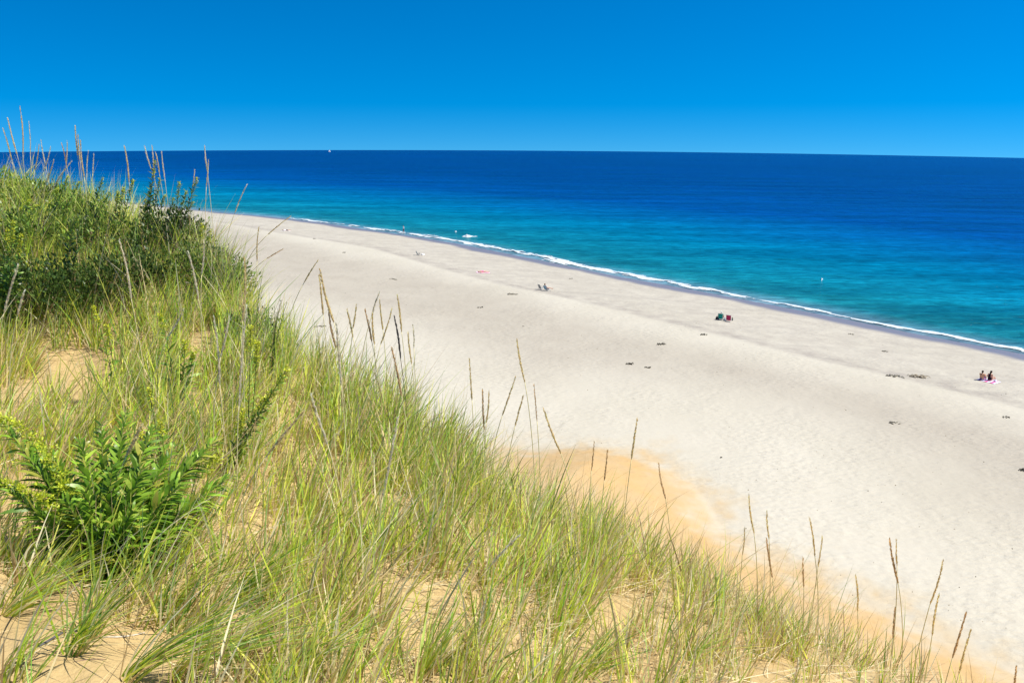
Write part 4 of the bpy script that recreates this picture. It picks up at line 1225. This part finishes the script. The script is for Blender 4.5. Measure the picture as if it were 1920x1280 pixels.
def bag(p, rz, size, col, label, name='beach_bag'):
    t = thing(name, tuple(p), rz, label, 'bag')
    mb = MB(); w, d, h = size; n = 12; V = []; F = []
    prof = [(0.0, .80), (.04, .95), (.3, 1.0), (.7, .92), (.95, .8), (1.0, .62)]
    for z, k in prof:
        for i in range(n):
            a = 2 * math.pi * i / n; cx = abs(math.cos(a)) ** .6 * math.copysign(1, math.cos(a)); sy_ = abs(math.sin(a)) ** .6 * math.copysign(1, math.sin(a))
            V.append((w / 2 * k * cx, d / 2 * k * sy_, h * z))
    for r in range(len(prof) - 1):
        for i in range(n): F.append((r * n + i, r * n + (i + 1) % n, (r + 1) * n + (i + 1) % n, (r + 1) * n + i))
    F.append(tuple(range(n))[::-1]); F.append(tuple((len(prof) - 1) * n + i for i in range(n)))
    mb.add(V, F); mb.c = [col] * len(V); mb.build('body', M_tint, t)
    hb = MB()
    for y in (-d * .25, d * .25): hb.tube([(w * .25 * math.cos(a), y, h * .95 + h * .35 * math.sin(a)) for a in np.linspace(0, math.pi, 9)], .012, 6)
    hb.c = [tuple(c * .6 for c in col)] * len(hb.v); hb.build('handle', M_tint, t)

# couple at the right
pc = hit_beach(1840, 713); rz = math.radians(-52)
person(pc, rz, seated(.10, .46, .12, 'knees'), 'shirtless tanned man sitting beside the woman at the far right of the beach', M_skin, bottoms=('swim_shorts', (.16, .14, .26), .55), haircol=(.05, .04, .03), dz=.02)
pw = hit_beach(1855, 714)
person(pw, rz - .25, seated(-.02, .34, .13, 'front'), 'dark-haired woman in a black swimsuit sitting right of the shirtless man', M_skin2, suit=(.012, .012, .02), haircol=(.012, .010, .010), hairlen=.16, dz=.02)
pt = hit_beach(1853, 714)
towel(pt, rz, 1.5, 1.5, (.62, .62, .78), (.60, .10, .30), 'pink, white and blue towel under the couple at the far right')
bag(hit_beach(1866, 716), .3, (.28, .2, .2), (.75, .76, .85), 'small white bag on the towel of the couple at right')

# seated woman and chairs
pg = hit_beach(1028, 545)
chair(pg + np.array([-.25, -.15, 0]), math.radians(-62), (.10, .36, .55), 'blue low beach chair holding the woman in grey', tilt=.55)
Jg = seated(.42, .14, .12, 'front')
person(pg + np.array([-.25, -.15, 0]), math.radians(-66), Jg, 'woman in a grey top reclining in the blue chair with legs stretched to the sea', M_skin2, top=('shirt', (.30, .31, .34)), bottoms=('shorts', (.03, .03, .05), .35), haircol=(.045, .02, .01), hairlen=.1, dz=.16)
chair(hit_beach(1014, 543), math.radians(-55), (.34, .36, .36), 'empty grey low beach chair left of the woman in grey')

# teal and red chairs
chair(hit_beach(1351, 600), math.radians(-30), (.0, .24, .22), 'teal beach chair with its back turned, left of the crimson one', tilt=.25)
pch = hit_beach(1352, 600)
person(pch, math.radians(-30), seated(.22, .40, .12, 'front'), 'person in a teal shirt sitting in the teal beach chair', M_skin, top=('shirt', (.0, .30, .27)), bottoms=('shorts', (.02, .06, .07), .6), haircol=(.75, .78, .74), dz=.17)
chair(hit_beach(1366, 603), math.radians(-28), (.40, .02, .10), 'crimson beach chair right of the teal one', tilt=.22)
prd = hit_beach(1366.4, 603)
bag(hit_beach(1345, 599), .2, (.42, .3, .34), (.018, .015, .02), 'black bag on the sand left of the teal chair')
bag(hit_beach(1358.5, 601), .6, (.3, .22, .28), (.30, .36, .42), 'grey blue bag between the teal and crimson chairs')
bag(hit_beach(1373, 601), .0, (.16, .14, .3), (.10, .14, .10), 'small dark green bag right of the crimson chair')

# group near (787,477)
pq = hit_beach(784, 479)
chair(pq, math.radians(-95), (.05, .07, .06), 'dark empty folding chair far down the beach under the wading person', tilt=.45)
bag(hit_beach(793, 479), .4, (.6, .4, .32), (.8, .8, .78), 'white cooler bag right of the dark far chair')

# lying figure far left
pl = hit_beach(537, 433)
person(pl, math.radians(-80), lying(), 'person in dark shorts lying on a white towel at the far left of the beach', M_skin, bottoms=('shorts', (.03, .03, .05), .5), top=('shirt', (.75, .75, .78)), dz=.03)
towel(pl, math.radians(-80), .9, 1.9, (.72, .72, .74), (.78, .78, .78), 'white towel under the lying person at the far left')

# pink towel figure
pp = hit_beach(906, 511)
person(pp, math.radians(-86), lying(), 'person in a pink swimsuit lying on a pink towel mid far beach', M_skin2, suit=(.75, .12, .35), haircol=(.15, .08, .03), dz=.03)
towel(pp, math.radians(-86), 1.1, 2.1, (.80, .35, .55), (.78, .72, .74), 'pink and white striped towel under the sunbather')

# wading person
pv = hit_beach(757, 438.5); pv[2] = max(pv[2], -(pv[0] ** 2 + pv[1] ** 2) / (2 * RE))
person(pv, math.radians(120), standing(), 'person in a white shirt and dark shorts standing in the foam at the waterline', M_skin, top=('shirt', (.78, .78, .82)), bottoms=('shorts', (.05, .04, .12), .7), haircol=(.25, .15, .1), dz=-.05)

# sailing boat near the horizon
def boat():
    p = at_z(618, 284.6, .0)
    t = thing('sailing_boat', tuple(p), .5, 'tiny white sailing boat near the horizon', 'boat')
    s = 1.0
    mb = MB(); V = []; F = []; m = 12
    for i in range(m + 1):
        x = -2.6 + 5.2 * i / m; w = .95 * (1 - max(0, (x - .2) / 2.4) ** 2) * (1 if x > -2.3 else .8)
        w = max(w, .03)
        V += [(x, -w, .75), (x, -w * .75, .1), (x, 0, -.35), (x, w * .75, .1), (x, w, .75)]
    for i in range(m):
        for k in range(4): a = i * 5 + k; F.append((a, a + 1, a + 6, a + 5))
        F.append((i * 5 + 4, i * 5, i * 5 + 5, i * 5 + 9))
    F.append((0, 1, 2, 3, 4)); mb.add(V, F); mb.c = [(.8, .8, .8)] * len(V); mb.build('hull', M_tint, t)
    mb = MB(); mb.tube([(.3, 0, .5), (.3, 0, 5.2)], [.05, .03], 6, c=(.5, .5, .5)); mb.build('mast', M_tint, t)
    mb = MB()
    for A, B_, C_ in (((.25, 0, 1.0), (-2.3, 0, 1.0), (.25, 0, 5.1)), ((.4, 0, .9), (2.4, 0, .8), (.4, 0, 4.4))):
        A, B_, C_ = map(np.array, (A, B_, C_)); V = []; F = []; n = 6
        for th in (0, .02):
            for i in range(n + 1):
                for k in range(n + 1):
                    a = i / n; b = k / n * (1 - a); q = A + (C_ - A) * a + (B_ - A) * b
                    V.append((q[0], q[1] + .3 * math.sin(math.pi * b) * (1 - a) + th, q[2]))
        K_ = (n + 1) ** 2
        for o_ in (0, K_):
            for i in range(n):
                for k in range(n): a = o_ + i * (n + 1) + k; F.append((a, a + 1, a + n + 2, a + n + 1))
        mb.add(V, F)
    mb.c = [(.8, .82, .84)] * len(mb.v); mb.build('sail', M_tint, t)
boat()
bpy.data.objects['sailing_boat'].scale = (.55, .55, .55)

# ------------------------------------------------------------------ light, sky, camera
SUN_EL, SUN_AZ = math.radians(57), math.radians(96)
sd = np.array([math.cos(SUN_EL) * math.sin(SUN_AZ), math.cos(SUN_EL) * math.cos(SUN_AZ), math.sin(SUN_EL)])
sl = bpy.data.lights.new('sun', 'SUN'); sl.energy = 5.0; sl.angle = math.radians(.5); sl.color = (1, .94, .83)
so = bpy.data.objects.new('sun', sl); COL.objects.link(so); so.location = (0, 0, 60)
so.rotation_euler = Vector(-sd).to_track_quat('-Z', 'Y').to_euler()

w = bpy.data.worlds.new('World'); scene.world = w; w.use_nodes = True
nt = w.node_tree; nt.nodes.clear()
out = nt.nodes.new('ShaderNodeOutputWorld'); bg = nt.nodes.new('ShaderNodeBackground'); bg.inputs[1].default_value = .050
sky = nt.nodes.new('ShaderNodeTexSky'); sky.sky_type = 'NISHITA'; sky.sun_disc = False; sky.sun_elevation = SUN_EL; sky.sun_rotation = SUN_AZ
sky.altitude = 300; sky.air_density = 1.1; sky.dust_density = .1; sky.ozone_density = 3.0
tc = nt.nodes.new('ShaderNodeTexCoord'); mpn = nt.nodes.new('ShaderNodeMapping'); mpn.inputs['Location'].default_value = (0, 0, .185)
hs = nt.nodes.new('ShaderNodeHueSaturation'); hs.inputs['Saturation'].default_value = 1.68; hs.inputs['Hue'].default_value = .494; hs.inputs['Value'].default_value = 1.35
nt.links.new(tc.outputs['Generated'], mpn.inputs[0]); nt.links.new(mpn.outputs[0], sky.inputs[0])
nt.links.new(sky.outputs[0], hs.inputs['Color']); gm = nt.nodes.new('ShaderNodeGamma'); gm.inputs[1].default_value = 1.2; nt.links.new(hs.outputs[0], gm.inputs[0]); nt.links.new(gm.outputs[0], bg.inputs[0]); nt.links.new(bg.outputs[0], out.inputs[0])

cam = bpy.data.cameras.new('camera'); co = bpy.data.objects.new('camera', cam); COL.objects.link(co)
cam.sensor_width = 36; cam.lens = F0 / W0 * 36; cam.clip_start = .05; cam.clip_end = 6000
R = Matrix((tuple(AXR), tuple(AXU), tuple(-AXF))).transposed()
co.matrix_world = Matrix.Translation((0, 0, EYE)) @ R.to_4x4()
scene.camera = co
scene.view_settings.view_transform = 'Standard'; scene.view_settings.look = 'None'
scene.view_settings.exposure = .5; scene.view_settings.gamma = 1
scene.cycles.max_bounces = 6; scene.cycles.transparent_max_bounces = 8
